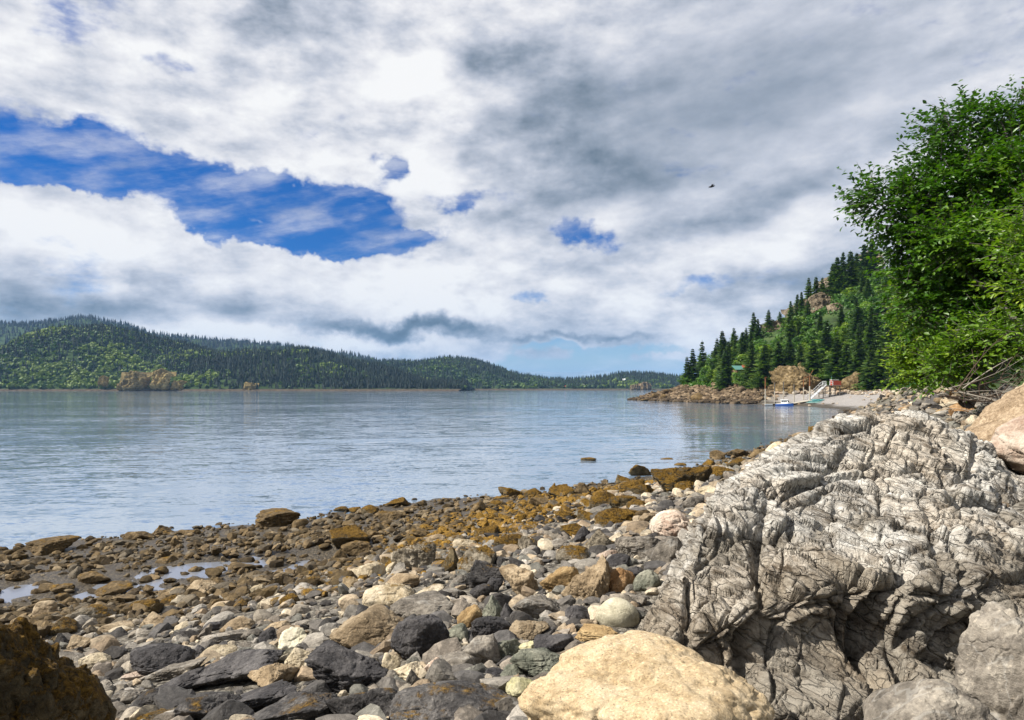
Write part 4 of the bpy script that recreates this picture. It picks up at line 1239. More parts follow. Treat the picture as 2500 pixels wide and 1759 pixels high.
for a, b, c, d, kind, style, label in (
        (90, 1012, 260, 1056, 'shelfweed', 's', 'low dark rock at the outermost tip of the point'),
        (240, 932, 395, 1055, 'shelfweed', 'p', 'brown pointed rock near the tip of the point'),
        (455, 862, 625, 960, 'shelfweed', 'r', 'dark mossy rock on the crest of the point'),
        (380, 940, 520, 1045, 'shelfweed', 'a', 'brown rock between the pointed rock and the mossy crest rock'),
        (900, 912, 1145, 1072, 'shelfweed', 'r', 'rock with bright orange lichen cap on the point shore'),
        (850, 955, 935, 1055, 'shelf', 'r', 'tan rock beside the orange-capped rock'),
        (1620, 822, 1785, 958, 'shelf', 'r', 'rounded pale boulder on the point beach below lime bushes'),
        (1355, 818, 1425, 885, 'shelf', 'r', 'small rounded rock under the trees of the point'),
        (1455, 955, 1540, 1034, 'shelf', 'r', 'tan rock low on the point beach'),
        (1430, 880, 1530, 945, 'shelf', 'a', 'grey rock halfway up the point beach'),
        (1545, 880, 1635, 942, 'shelf', 'a', 'tan rock beside the rounded pale boulder'),
        (1240, 745, 1400, 850, 'shelf', 'p', 'rocky knob at the roots of the point trees'),
        (1090, 880, 1200, 960, 'shelf', 'a', 'pale brown rock behind the orange-capped rock'),
        (930, 790, 1060, 860, 'shelf', 'a', 'brown rock below the point spruces'),
        (2140, 790, 2296, 920, 'stack', 'a', 'orange-tan rock beside the tall ochre sea stack')):
    hero(Z1(a, b, c, d), kind, style, label, 'rock', group='rocks on the far point', sub=3)
hero((777, 368, 822, 399), 'stack', 'r', 'tall ochre sea stack rock with a hollow under it behind the pilings', 'sea_stack', sub=6, group='sea stacks in the cove', depth=0.7, cat='rock')
hero((798, 363, 812, 380), 'stack', 'p', 'ochre knob rising behind the tall sea stack', 'sea_stack', sub=4, group='sea stacks in the cove', cat='rock')
hero((836, 374, 866, 396), 'stack', 'a', 'pale ochre rock with a mossy crown beside the red deck', 'sea_stack', sub=5, group='sea stacks in the cove', depth=0.7, cat='rock')
for a, b, c, d, kind, style, label in (
        (412, 898, 595, 994, 'gold', 'a', 'lone tan boulder on the pale cove beach'),
        (222, 968, 325, 1008, 'brown', 's', 'low brown rock at the cove waterline'),
        (288, 1016, 445, 1090, 'orange', 'r', 'orange-tan rock just behind the crest of the huge boulder'),
        (438, 988, 665, 1064, 'pink', 's', 'flat pinkish rock behind the crest of the huge boulder'),
        (655, 945, 955, 1064, 'grey', 'a', 'grey-brown slab rock above the pinkish flat rock'),
        (855, 866, 1055, 965, 'tan', 'r', 'tan rounded rock where cove beach meets the rocks'),
        (925, 788, 1135, 884, 'grey', 's', 'grey flat-topped rock with a dark hollow'),
        (1025, 732, 1185, 805, 'orange', 's', 'orange tan flat rock on the upper beach'),
        (1085, 755, 1295, 955, 'orange', 'a', 'rusty cracked rock below the tangled branches'),
        (955, 606, 1034, 690, 'white', 'a', 'whitish block at the foot of the green alder'),
        (525, 660, 645, 765, 'white', 'a', 'white rock at the top of the cove beach'),
        (845, 1010, 960, 1066, 'cream', 'a', 'cream rock at the crest of the huge boulder'),
        (938, 950, 1175, 1064, 'cream', 's', 'pale smooth rock on the bank of stones'),
        (925, 1048, 1125, 1136, 'gold', 's', 'yellowish flat rock on the crest of the huge boulder'),
        (1145, 955, 1570, 1215, 'orange', 'r', 'rough pinkish brown rock mass beside the tan slab boulder'),
        (1500, 860, 1790, 1010, 'grey', 'a', 'shaded grey rock under the dead branches')):
    hero(Z2(a, b, c, d), kind, style, label, 'rock', group='rocks by the cove beach')

# faces of bare rock
def rock_face(px, py, w, h, y, name, label, group, cat, mat, lean=58, bulge=0.16, rough=0.20, vsq=0.5, wobble=0.22):
    """a craggy face lying against a slope: a gridded wall broken by ledges and gullies, its rim sunk in the hill"""
    _seed[0] += 1
    sd = _seed[0]
    wid, hgt = w / F * y, h / F * y
    nu, nv = 72, 56
    U, Vv = np.meshgrid(np.linspace(-1, 1, nu), np.linspace(-1, 1, nv))
    U, Vv = U.ravel(), Vv.ravel()
    a = math.radians(lean)
    ev = np.array([0, math.cos(a), math.sin(a)])
    nn = np.array([0, -math.sin(a), math.cos(a)])
    sc = hgt / math.sin(a) / 2
    Pp = U[:, None] * np.array([wid / 2, 0, 0]) + Vv[:, None] * ev * sc
    m = min(wid, hgt)
    q = Pp / m
    wob = fbm(q * 2.2, sd, 4) * wobble
    edge = np.sqrt(np.abs(U) ** 2.6 + np.abs(Vv) ** 2.6) + wob
    lift = bulge * (1 - sstep(edge, 0.55, 1.05)) * m - 0.20 * m * sstep(edge, 0.8, 1.1)
    n = fbm(q * (2.4, 2.4, 2.4 * vsq), sd + 1, 5, 0.6, ridged=True) * rough * m + fbm(q * 6.0, sd + 2, 4) * rough * 0.35 * m
    led = np.round(vnoise(q * (1.2, 1.2, 5.5), sd + 3) * 2.2) / 2.2 * rough * 0.35 * m
    Vx = Pp + (lift + (n + led) * (1 - sstep(edge, 0.9, 1.15)))[:, None] * nn
    i, j = np.meshgrid(np.arange(nv - 1), np.arange(nu - 1), indexing='ij')
    Fc = np.stack([i * nu + j, i * nu + j + 1, (i + 1) * nu + j + 1, (i + 1) * nu + j], -1).reshape(-1, 4)
    o = obj(name, mk_mesh(name, Vx, Fc, False), RM[mat], loc=P3(px, py, y))
    return tag(o, label, cat, group)


def crag(px, py, w, h, label):
    g = gp(px, py)
    rock_face(px, py + 1, w * 1.1, h * 1.1, g[1] - 0.6, 'rock_outcrop', label, 'bare crags on the headland', 'rock', 'cliff', bulge=0.26)


CRAGS = [(838, 289, 34, 24, 'wide tan crag below the topmost spruces of the headland'), (820, 306, 24, 22, 'sloping crag just below the wide tan crag'), (799, 316, 26, 20, 'long broken crag halfway down the ridge'),
         (773, 329, 19, 15, 'lowest pale crag beside the ridge spruces'), (873, 262, 18, 24, 'tan crag high up beside the alder leaves'), (870, 259, 12, 11, 'small grey crag at the top of the headland'), (836, 308, 14, 10, 'small crag among shrubs under the wide tan crag')]


# ------------------------------------------------------------------ loose stones of the beach
def loose_stones():
    rg = np.random.default_rng(5)
    n = 165000
    az = np.radians(rg.uniform(-45, 50, n))
    r = np.exp(np.concatenate([rg.uniform(math.log(3.4), math.log(330), n // 2), rg.uniform(math.log(11), math.log(60), n - n // 2)]))
    sh = rg.random(n) < 0.10
    az = np.where(sh, np.radians(rg.uniform(9, 29, n)), az)
    r = np.where(sh, rg.uniform(195, 310, n), r)
    x, y = r * np.sin(az), r * np.cos(az)
    shf = (y > 195) & (x < 100)
    h, d1, v = ground_full(np.column_stack([x, y]))
    vis = np.abs(np.degrees(az)) < 40
    far = y > 105
    inland = v > rg.uniform(-1.0, 1.2, n)
    nz = fbm(np.column_stack([x, y, x * 0]) / 2.6, 71, 3)
    # stone size: many small, a few large; coarser on the steep upper pile, finer on the flats
    s = np.exp(rg.normal(math.log(0.040), 0.55, n)) * (1 + 0.55 * sstep(h, 1.0, 2.3)) * (1 + 0.5 * sstep(x, 0, 14)) * (1 + 0.25 * nz)
    s *= 1 + 0.75 * sstep(r, 9, 20) * sstep(h, 1.9, 1.2)
    minpx = 1.0 + 0.6 * (r > 30)
    s = np.maximum(s, minpx / F * r * rg.uniform(0.8, 1.5, n))
    s = np.where(far, np.clip(s * np.where(shf, 1.5, 1.0), 0.12, np.where(shf, 1.0, 0.42)), np.clip(s * np.where((r < 11) & (rg.random(n) < 0.08) & (h > 1.3), 2.6, 1.0), 0.018, np.where(r < 11, np.where(rg.random(n) < 0.5, 0.085, 0.17), 0.2)))
    pale = far & (x > 72 + np.maximum(0, y - 205) * 0.9)
    fine_beach = pale & (h < 3.1)
    pm = pool_mask(x, y)
    ok = (d1 > -0.7) & ~inland & ~(fine_beach & (rg.random(n) < 0.985))
    ok &= ~((pm > 0.6) & (rg.random(n) < 0.62))
    ok &= ~((x < -9.0) & (y < 16.5) & (h < 0.9) & (rg.random(n) < 0.6))
    # not inside the placed boulders
    hx = np.array(HERO)
    for a, b, rad in hx:
        ok &= ~((x - a) ** 2 + (y - b) ** 2 < (0.92 * rad) ** 2)
    ok &= ~((d1 < 0) & (rg.random(n) < 0.75))
    idx = np.nonzero(ok)[0]
    # keep the number drawable: thin the crowd where stones are tiny on screen
    app = s / r * F
    keep = rg.random(len(idx)) < np.clip(0.30 + 0.09 * app[idx], 0, 1)
    idx = idx[keep]
    idx = idx[np.argsort(-app[idx])]
    fi = rg.permutation(idx[far[idx]])[:6500]
    ni = idx[~far[idx]]
    ni = np.concatenate([ni[:400], rg.permutation(ni[400:])[:19000]])
    idx = np.concatenate([ni, fi])
    idx = idx[np.argsort(-app[idx])]
    x, y, h, s, r, app, pale, far = (q[idx] for q in (x, y, h, s, r, app, pale, far))
    nz = nz[idx]
    m = len(idx)
    print('loose stones', m, 'largest px', app[:3], 'at 200', app[200] if m > 200 else 0)
    # colours
    pal_up = np.array([(0.17, 0.165, 0.155), (0.095, 0.092, 0.09), (0.22, 0.205, 0.18), (0.27, 0.23, 0.175), (0.045, 0.044, 0.045), (0.40, 0.365, 0.295), (0.18, 0.165, 0.148), (0.21, 0.17, 0.125), (0.13, 0.133, 0.125), (0.065, 0.065, 0.068), (0.25, 0.245, 0.235)])
    pal_lo = np.array([(0.095, 0.07, 0.036), (0.07, 0.052, 0.026), (0.125, 0.095, 0.055), (0.048, 0.036, 0.02), (0.16, 0.13, 0.085), (0.10, 0.088, 0.068)])
    pal_cv = np.array([(0.34, 0.31, 0.265), (0.29, 0.25, 0.205), (0.40, 0.37, 0.33), (0.25, 0.20, 0.155), (0.20, 0.185, 0.17)])
    pal_sh = np.array([(0.095, 0.07, 0.045), (0.13, 0.10, 0.065), (0.06, 0.045, 0.028), (0.19, 0.15, 0.105)])
    lo = rg.random(m) < sstep(h + nz * 0.35, 1.85, 1.15)
    col = np.where(lo[:, None], pal_lo[rg.integers(0, len(pal_lo), m)], pal_up[rg.integers(0, len(pal_up), m)])
    col = np.where((far & ~pale)[:, None], pal_sh[rg.integers(0, 4, m)] * np.where(h < 0.9, 0.55, 1.0)[:, None], col)
    col = np.where(pale[:, None], pal_cv[rg.integers(0, 5, m)], col)
    col = col * rg.uniform(0.75, 1.25, (m, 1)) / 0.95
    band = sstep(h + nz * 0.5, 0.05, 0.4) * sstep(h + nz * 0.5, 2.3, 1.5) * sstep(x, -7, 1) * (~far)
    weed = np.clip(-0.06 + band * (0.20 + 0.55 * rg.random(m)) + 0.20 * lo * rg.random(m), -0.5, 0.65)
    weed = np.where(far, np.where((h < 1.0) & ~pale, 0.1, -0.5), weed)
    shp = [rock_shape(4000 + k, 3, 'aaps'[k % 4]) for k in range(10)]
    shl = [rock_shape(4100 + k, 2, 'aars'[k % 4]) for k in range(12)]
    shs = [rock_shape(4150 + k, 1, 'r') for k in range(10)]
    batch = {'near': [], 'far': []}
    cols = {'near': [], 'far': []}
    singles = 0
    USED = set()
    for i in range(m):
        big = app[i] > 6
        S, Fc = (shp if big else (shl if app[i] > 1.9 else shs))[rg.integers(0, 10)]
        sc = s[i] * np.array([rg.uniform(0.8, 1.25), rg.uniform(0.7, 1.05), rg.uniform(0.45, 0.8)])
        M = rotm(rg.normal(0, 0.22), rg.normal(0, 0.22), rg.uniform(0, 6.28))
        V = (S * sc) @ M.T
        c = np.array([x[i], y[i], h[i] + sc[2] * 0.30])
        rgba = np.tile([*col[i], weed[i]], (len(V), 1))
        if singles < 112 and r[i] < 100:
            S, Fc = rock_shape(4200 + i, 4, 'aaps'[i % 4])
            V = (S * sc) @ M.T
            o = obj('stone', mk_mesh('stone', V, Fc, True, {'col': np.tile([*col[i], weed[i]], (len(V), 1))}), RM['pebble'], loc=c)
            if weed[i] > 0.08:
                lb = 'loose weedy beach stone with yellow-brown weed, one of many in the weed band'
            elif lo[i]:
                lb = 'loose brown tidal stone among many on the lower beach'
            elif col[i].mean() > 0.25:
                lb = 'loose pale stone among many on the upper beach pile'
            elif col[i].mean() > 0.12:
                lb = 'loose grey stone among many on the upper beach pile'
            else:
                lb = 'loose dark stone among many on the upper beach pile'
            grp = 'loose stones: ' + lb.split(',')[0].split(' among')[0].replace('loose ', '')
            near = min(HERO_LABEL, key=lambda q: (q[0] - c[0]) ** 2 + (q[1] - c[1]) ** 2)[2]
            nh = min(HERO_LABEL, key=lambda q: (q[0] - c[0]) ** 2 + (q[1] - c[1]) ** 2)
            ddx, ddy = c[0] - nh[0], c[1] - nh[1]
            rel = 'just seaward of' if ddy > abs(ddx) else ('just inland of' if -ddy > abs(ddx) else ('on the bay side of' if ddx < 0 else 'on the bank side of'))
            words = ('loose ' + lb.split(' ')[1 if 'loose' == lb.split(' ')[0] else 0] + ' stone ' + rel + ' the ' + near).split(' ')
            lb2 = ' '.join(words[:14]).rstrip(',')
            while lb2.split(' ')[-1] in ('the', 'a', 'an', 'of', 'on', 'in', 'by', 'beside', 'with', 'and', 'to', 'at', 'its', 'below', 'above', 'under', 'between', 'before', 'behind', 'near', 'among', 'against', 'from'):
                lb2 = lb2.rsplit(' ', 1)[0]
            for alt in ('', 'smaller ', 'second smaller ', 'third smaller ', 'fourth smaller '):
                if alt + lb2 not in USED:
                    lb2 = alt + lb2
                    break
            USED.add(lb2)
            tag(o, lb2, 'stone', grp)
            singles += 1
        else:
            k = 'far' if far[i] else 'near'
            batch[k].append((V + c, Fc))
            cols[k].append(rgba)
    for k, nm in (('near', 'beach_stones'), ('far', 'cove_stones')):
        V, Fc = join(batch[k])
        tag(obj(nm, mk_mesh(nm, V, Fc, False, {'col': np.vstack(cols[k])}), RM['pebble']), kind='stuff')


loose_stones()


# ------------------------------------------------------------------ trees
def tint4(t):
    t = np.asarray(t, float)
    return np.column_stack([t, t, t, np.ones(len(t))])


def leaf_quads(C, A, B, tint):
    """rhombic leaves: centres C, half axes A (length) and B (width)"""
    n = len(C)
    V = np.stack([C - A, C + B, C + A, C - B], 1).reshape(-1, 3)
    Fc = np.arange(4 * n).reshape(n, 4)
    return V, Fc, np.repeat(tint, 4)


def spruce_mesh(seed, ragged=0.25, width=0.2, bare=0.04, layers=32, droop=0.35):
    """unit-height spruce crown: whorls of drooping boughs fringed with needle sprays"""
    rg = np.random.default_rng(seed)
    C, A, B, T = [], [], [], []
    for k in range(layers):
        t = bare + (1 - bare) * (k + rg.uniform(-.3, .3)) / layers
        t = min(max(t, bare), 0.985)
        L0 = width * (1 - t) ** 0.98 * (0.55 + 0.45 * min(1, (t - bare) / 0.10 + 0.3)) + 0.012
        for b in range(rg.integers(7, 11)):
            a = rg.uniform(0, 6.283)
            L = L0 * rg.uniform(1 - ragged * 1.6, 1 + ragged)
            dr = np.array([math.cos(a), math.sin(a), 0])
            side = np.array([-dr[1], dr[0], 0])
            lift = rg.uniform(-droop, 0.12) + 0.35 * t
            ns = 6 if L > 0.07 else 4
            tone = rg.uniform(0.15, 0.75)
            for s in range(ns):
                f = (s + 0.7) / ns
                p = dr * L * f + np.array([0, 0, t + L * lift * f - 0.35 * L * f * f + 0.16 * L * f ** 3])
                w = 0.030 * (1.25 - f) * (0.6 + L / width) * 0.9
                for sg in (-1, 1):
                    tip = (dr * 0.55 + side * sg * 0.9 + np.array([0, 0, -0.35 + rg.uniform(-.3, .15)])) * w * rg.uniform(.8, 1.4)
                    C.append(p + tip * 0.6)
                    A.append(tip * 1.0)
                    B.append(np.array([0, 0, 1.0]) * 0.010 + dr * 0.019 * rg.uniform(0.7, 1.3))
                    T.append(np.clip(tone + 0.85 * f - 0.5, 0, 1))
            C.append(dr * L + np.array([0, 0, t + L * (lift - 0.19)]))
            A.append(dr * 0.022)
            B.append(side * 0.008)
            T.append(min(tone + 0.3, 1))
    # leader
    for k in range(6):
        C.append(np.array([0, 0, 0.97 + k * 0.006]))
        a = rg.uniform(0, 6.28)
        A.append(np.array([0, 0, 0.02]))
        B.append(np.array([math.cos(a), math.sin(a), 0]) * 0.005)
        T.append(0.5)
    V, Fc, tt = leaf_quads(np.array(C), np.array(A), np.array(B), np.array(T))
    return mk_mesh('crown', V, Fc, False, {'tint': tint4(tt)})


def broad_mesh(seed, clumps=30, per=70, squash=0.9, leaf=0.035, low=0.12):
    """unit-height leafy crown of many clumps"""
    rg = np.random.default_rng(seed)
    C, A, B, T = [], [], [], []
    for k in range(clumps):
        u = rg.normal(size=3)
        u /= np.linalg.norm(u)
        rad = rg.uniform(0.45, 1.0)
        c = np.array([u[0] * 0.36, u[1] * 0.36, 0.55 + u[2] * 0.38 * squash]) * (rad, rad, 1)
        cr = rg.uniform(0.09, 0.17)
        tone = rg.uniform(0.05, 0.85)
        D = rg.normal(size=(per, 3))
        D /= np.linalg.norm(D, axis=1)[:, None]
        Pt = c + D * cr * rg.uniform(0.45, 1.05, (per, 1)) * (1, 1, 0.8)
        Nn = D * 0.7 + rg.normal(size=(per, 3)) * 0.5 + (0, 0, 0.5)
        a = np.cross(Nn, rg.normal(size=(per, 3)))
        a /= np.linalg.norm(a, axis=1)[:, None]
        b = np.cross(Nn, a)
        b /= np.linalg.norm(b, axis=1)[:, None]
        sz = leaf * rg.uniform(0.6, 1.2, (per, 1))
        C.append(Pt)
        A.append(a * sz)
        B.append(b * sz * 0.62)
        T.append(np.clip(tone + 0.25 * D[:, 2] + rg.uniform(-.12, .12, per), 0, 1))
    V, Fc, tt = leaf_quads(np.vstack(C), np.vstack(A), np.vstack(B), np.concatenate(T))
    V[:, 2] = np.maximum(V[:, 2], low * 0.3)
    return mk_mesh('crown', V, Fc, False, {'tint': tint4(tt)})


def trunk_mesh(seed, top=0.95, r0=0.018, bend=0.02):
    rg = np.random.default_rng(seed)
    z = np.linspace(-0.06, top, 7)
    pts = np.column_stack([np.cumsum(rg.normal(0, bend, 7)) * 0.4, np.cumsum(rg.normal(0, bend, 7)) * 0.4, z])
    pts[:2, :2] = 0
    V, Fc = tube(pts, np.linspace(r0, r0 * 0.2, 7), 6)
    return mk_mesh('trunk', V, Fc)


CONI = [spruce_mesh(500 + k, ragged=0.30 + 0.08 * (k % 3), width=(0.27, 0.24, 0.31, 0.21, 0.26, 0.29)[k]) for k in range(6)]
CONI_OPEN = [spruce_mesh(520 + k, ragged=0.45, width=0.22, bare=0.28, layers=19, droop=0.15) for k in range(2)]
CTRUNK = [trunk_mesh(540 + k, 0.96, 0.016, 0.004) for k in range(2)]
BROAD = [broad_mesh(560 + k) for k in range(5)]
BTRUNK = [trunk_mesh(580 + k, 0.6, 0.022, 0.03) for k in range(2)]
protos = {}
trg = random.Random(3)


def plant(name, crown, mat, trunk, loc, hgt, wid, label, cat, group):
    key = (crown.name, mat.name, trunk.name)
    if key not in protos:
        r = thing(name, (0, 0, 0), label, cat, group)
        if len(crown.materials) == 0:
            crown.materials.append(mat)
        cr = bpy.data.objects.new('crown', crown)
        COL.objects.link(cr)
        cr.parent = r
        if crown.materials[0] != mat:
            cr.material_slots[0].link = 'OBJECT'
            cr.material_slots[0].material = mat
        if len(trunk.materials) == 0:
            trunk.materials.append(M_BARK)
        tk = bpy.data.objects.new('trunk', trunk)
        COL.objects.link(tk)
        tk.parent = r
        protos[key] = r
    else:
        src = protos[key]
        r = src.copy()
        COL.objects.link(r)
        for ch in src.children:
            c = ch.copy()
            COL.objects.link(c)
            c.parent = r
    r.location = loc
    r.rotation_euler = (trg.uniform(-.03, .03), trg.uniform(-.03, .03), trg.uniform(0, 6.28))
    r.scale = (wid, wid, hgt)
    return tag(r, label, cat, group)


TAKEN = []
NAMED = []


def foot(px, base):
    """standing place of a tree: on the slope, or on the crest when the sight line clears the hill"""
    g = gp(px, base)
    y = g[1]
    if y > 345:
        ys = np.linspace(200, 345, 120)
        hh = ground(np.column_stack([(px - 512) / F * ys, ys]))
        y = ys[np.argmax((hh - CZ) / ys)]
    x = (px - 512) / F * y
    return x, y, gz(x, y)


def spruce(px, top, base, label, wf=1.0, opened=False, y=None, k=None):
    x, y, z = foot(px, base)
    hgt = max(CZ + (HOR - top) / F * y - z, 3.0)
    cr = (CONI_OPEN if opened else CONI)[trg.randrange(2 if opened else 6) if k is None else k]
    TAKEN.append((x, y))
    NAMED.append((px, (top + base) / 2, label))
    return plant('spruce_tree', cr, M_SPRUCE, CTRUNK[trg.randrange(2)], (x, y, z - 0.2), hgt, hgt * wf * 1.3, label, 'spruce tree', 'spruces on the headland')


def broad(px, top, base, wpx, label, lime=False, name='broadleaf_tree', y=None):
    x, y, z = foot(px, base)
    hgt = max(CZ + (HOR - top) / F * y - z, 2.0)
    wid = wpx / F * y / 0.9
    TAKEN.append((x, y))
    NAMED.append((px, (top + base) / 2, label))
    return plant(name, BROAD[trg.randrange(5)], M_LIMELEAF if lime else M_BROAD, BTRUNK[trg.randrange(2)], (x, y, z - 0.15), hgt, wid, label, 'tree' if name == 'broadleaf_tree' else 'bush', 'leafy trees and bushes on the headland')


for a in CRAGS:
    crag(*a)

# spruces one can pick out
for px, top, base, wf, op, lb in (
        (702, 340, 381, .75, True, 'tallest spruce at the tip of the point, open branched'),
        (693, 348, 381, .8, False, 'dark spruce next to the tallest one at the tip of the point'),
        (687, 356, 379, .8, False, 'outermost small spruce at the tip of the point'),
        (716, 346, 372, .9, False, 'spruce behind the leafy tree on the point'),
        (722, 344, 374, .9, False, 'dark spruce with a slanted top on the point skyline'),
        (729, 340, 370, .8, False, 'narrow spruce on the point skyline after the slanted one'),
        (735, 336, 362, .7, False, 'thin spruce rising alone over the lime bush'),
        (741, 332, 354, .8, False, 'spruce lowest on the ridge line above the cabin'),
        (746, 327, 348, .8, False, 'second spruce up the ridge line from the cabin'),
        (751, 330, 346, .8, False, 'short spruce beside the second ridge spruce'),
        (758, 318, 341, .85, False, 'pointed spruce standing clear on the ridge before the lowest pale crag'),
        (768, 309, 332, .9, False, 'broad topped spruce on the ridge by the lowest pale crag'),
        (780, 311, 326, .9, False, 'small spruce on the ridge between two crags'),
        (791, 300, 317, .8, False, 'small ridge spruce above the long broken crag'),
        (802, 291, 307, .8, False, 'short ridge spruce above the sloping crag'),
        (809, 277, 299, .75, False, 'tall ridge spruce just before the wide tan crag'),
        (816, 276, 296, .8, False, 'second ridge spruce before the wide tan crag'),
        (822, 277, 293, .8, False, 'bushy ridge spruce touching the wide tan crag'),
        (833, 262, 284, .9, False, 'dark spruce clump leader above the wide tan crag'),
        (838, 256, 280, .8, False, 'tall spruce of the clump above the wide tan crag'),
        (843, 251, 273, .6, False, 'thin spruce on the skyline above the wide tan crag'),
        (851, 250, 271, .9, False, 'broad spruce on the skyline near the alder leaves'),
        (857, 252, 266, .9, False, 'low spruce on the skyline near the alder leaves'),
        (865, 243, 261, .8, False, 'skyline spruce almost behind the alder leaves'),
        (871, 237, 256, .9, False, 'highest skyline spruce, half behind the alder leaves'),
        (726, 348, 389, 1.0, False, 'spruce at the shore below the point trees'),
        (751, 348, 388, 1.0, False, 'spruce standing behind the green roofed cabin'),
        (763, 343, 389, 1.05, False, 'big spruce on the shore between the cabin and the sea stack'),
        (779, 340, 378, 1.05, False, 'big dark spruce behind the first pilings'),
        (789, 346, 374, 1.0, False, 'spruce above the ochre knob of the sea stack'),
        (800, 343, 374, 1.0, False, 'spruce rising straight behind the tall sea stack'),
        (813, 339, 378, 1.1, False, 'dark spruce between the sea stack and the red deck'),
        (826, 320, 360, .9, False, 'spruce with a rusty top standing over the middle of the stand'),
        (836, 336, 384, 1.1, False, 'tall spruce directly behind the red deck'),
        (846, 343, 386, 1.0, False, 'spruce behind the pale ochre mossy rock'),
        (858, 336, 388, 1.05, False, 'dense spruce beside the pale ochre mossy rock'),
        (870, 344, 390, 1.0, False, 'low spreading spruce at the top of the cove beach'),
        (880, 346, 389, 1.0, False, 'spruce next to the grass patch of the cove'),
        (889, 315, 372, .9, True, 'half dead spruce with bare lower limbs beside the lime shrub'),
        (820, 310, 335, .8, False, 'slim spruce below the sloping crag'),
        (842, 305, 330, .9, False, 'spruce among shrubs below the wide tan crag'),
        (856, 298, 332, .9, False, 'spruce on the slope between crags and alder'),
        (835, 283, 297, .8, False, 'small spruce growing against the face of the wide tan crag'),
        (808, 300, 318, .9, False, 'spruce growing over the sloping crag edge'),
        (848, 270, 290, .9, False, 'dark spruce right of the wide tan crag top')):
    spruce(px, top, base, lb.replace('right of', 'past'), wf, op)

for px, top, base, w, lime, lb in (
        (685, 373, 385, 18, False, 'round green bush ending the point trees by the water'),
        (706, 364, 386, 18, False, 'yellowish green leafy tree on the point shore'),
        (712, 352, 378, 15, False, 'leafy tree between spruces on the point'),
        (743, 353, 372, 24, True, 'bright lime tree above the green roofed cabin'),
        (737, 345, 360, 20, True, 'lime bush on the ridge behind the bright lime tree'),
        (739, 367, 388, 17, False, 'dark green bush hiding the wall of the cabin'),
        (742, 372, 388, 20, False, 'bright green bush below the cabin'),
        (752, 378, 388, 11, True, 'lime bush by the shore under the big spruce'),
        (760, 376, 388, 12, True, 'second lime bush by the shore beside the pilings'),
        (775, 379, 386, 14, True, 'light green bush behind the first pilings'),
        (783, 374, 385, 12, True, 'light green bush leaning on the tall sea stack'),
        (828, 370, 384, 24, False, 'green bush above the gangway'),
        (858, 303, 332, 26, False, 'round green tree on the middle slope'),
        (842, 320, 345, 22, True, 'light green feathery tree in the middle of the stand'),
        (874, 330, 352, 34, True, 'broad lime tree in the stand beside the half dead spruce'),
        (800, 334, 350, 20, False, 'leafy tree above the big dark spruce'),
        (786, 340, 352, 18, False, 'leafy tree under the long broken crag'),
        (884, 292, 320, 34, False, 'green tree on the slope beside the alder'),
        (868, 300, 322, 28, False, 'dark green tree under the high tan crag'),
        (880, 268, 292, 24, False, 'green bush high on the slope behind the alder')):
    broad(px, top, base, w, lb, lime)


def fill_headland():
    """the rest of the stand: trees and bushes nothing tells apart"""
    rg = random.Random(17)
    n = 0
    SEEN = set()
    cr = [(gp(px, py + h * .3)) for px, py, w, h, _ in CRAGS]
    pts = []
    tries = 0
    while n < 240 and tries < 6000:
        tries += 1
        x = rg.uniform(66, 215)
        y = rg.uniform(185, 345)
        px = 512 + x / y * F
        if px > 903:
            continue
        h, d1, v = (float(q[0]) for q in ground_full(np.array([[x, y]])))
        if v < 2.5:
            continue
        if any((x - a) ** 2 + (y - b) ** 2 < 11 for a, b in TAKEN):
            continue
        if any(abs(x - c[0]) < 7.5 and -16 < y - c[1] < 5 for c in cr):
            continue
        kind = rg.random()
        py = HOR - (h + 4 - CZ) / y * F
        nl = min(NAMED, key=lambda q: (q[0] - px) ** 2 + (q[1] - py) ** 2)

        def lab(what):
            rel = 'just uphill from the ' if py < nl[1] - 4 else ('just downhill from the ' if py > nl[1] + 4 else 'level with the ')
            w_ = (what + ' ' + rel + nl[2].split(',')[0]).split(' ')[:14]
            while w_[-1] in ('the', 'a', 'of', 'on', 'in', 'by', 'beside', 'with', 'and', 'at', 'below', 'above', 'behind', 'next', 'to', 'over'):
                w_.pop()
            s_ = ' '.join(w_)
            for alt in ('', 'second ', 'third ', 'fourth ', 'fifth ', 'sixth '):
                if alt + s_ not in SEEN:
                    s_ = alt + s_
                    break
            SEEN.add(s_)
            return s_
        up = min(max((h - 12) / 40, 0), 1)
        if kind < 0.36 - 0.15 * up:
            hg = rg.uniform(8, 15) * (1 - 0.45 * up)
            plant('spruce_tree', CONI[rg.randrange(6)], M_SPRUCE, CTRUNK[rg.randrange(2)], (x, y, h - .2), hg, hg * rg.uniform(1.0, 1.4), lab('dark spruce'), 'spruce tree', 'spruces inside the headland stand')
        elif kind < 0.70:
            hg = rg.uniform(3.5, 7) * (1 - 0.4 * up)
            plant('broadleaf_tree', BROAD[rg.randrange(5)], M_BROAD, BTRUNK[rg.randrange(2)], (x, y, h - .3), hg, hg * rg.uniform(1.0, 1.5), lab('green leafy tree'), 'tree', 'leafy trees inside the headland stand')
        else:
            hg = rg.uniform(4, 8) * (1 - 0.4 * up)
            plant('broadleaf_tree', BROAD[rg.randrange(5)], M_LIMELEAF, BTRUNK[rg.randrange(2)], (x, y, h - .3), hg, hg * rg.uniform(1.0, 1.5), lab('lime leafy tree'), 'tree', 'lime trees inside the headland stand')
        TAKEN.append((x, y))
        n += 1
    print('stand', n)


fill_headland()


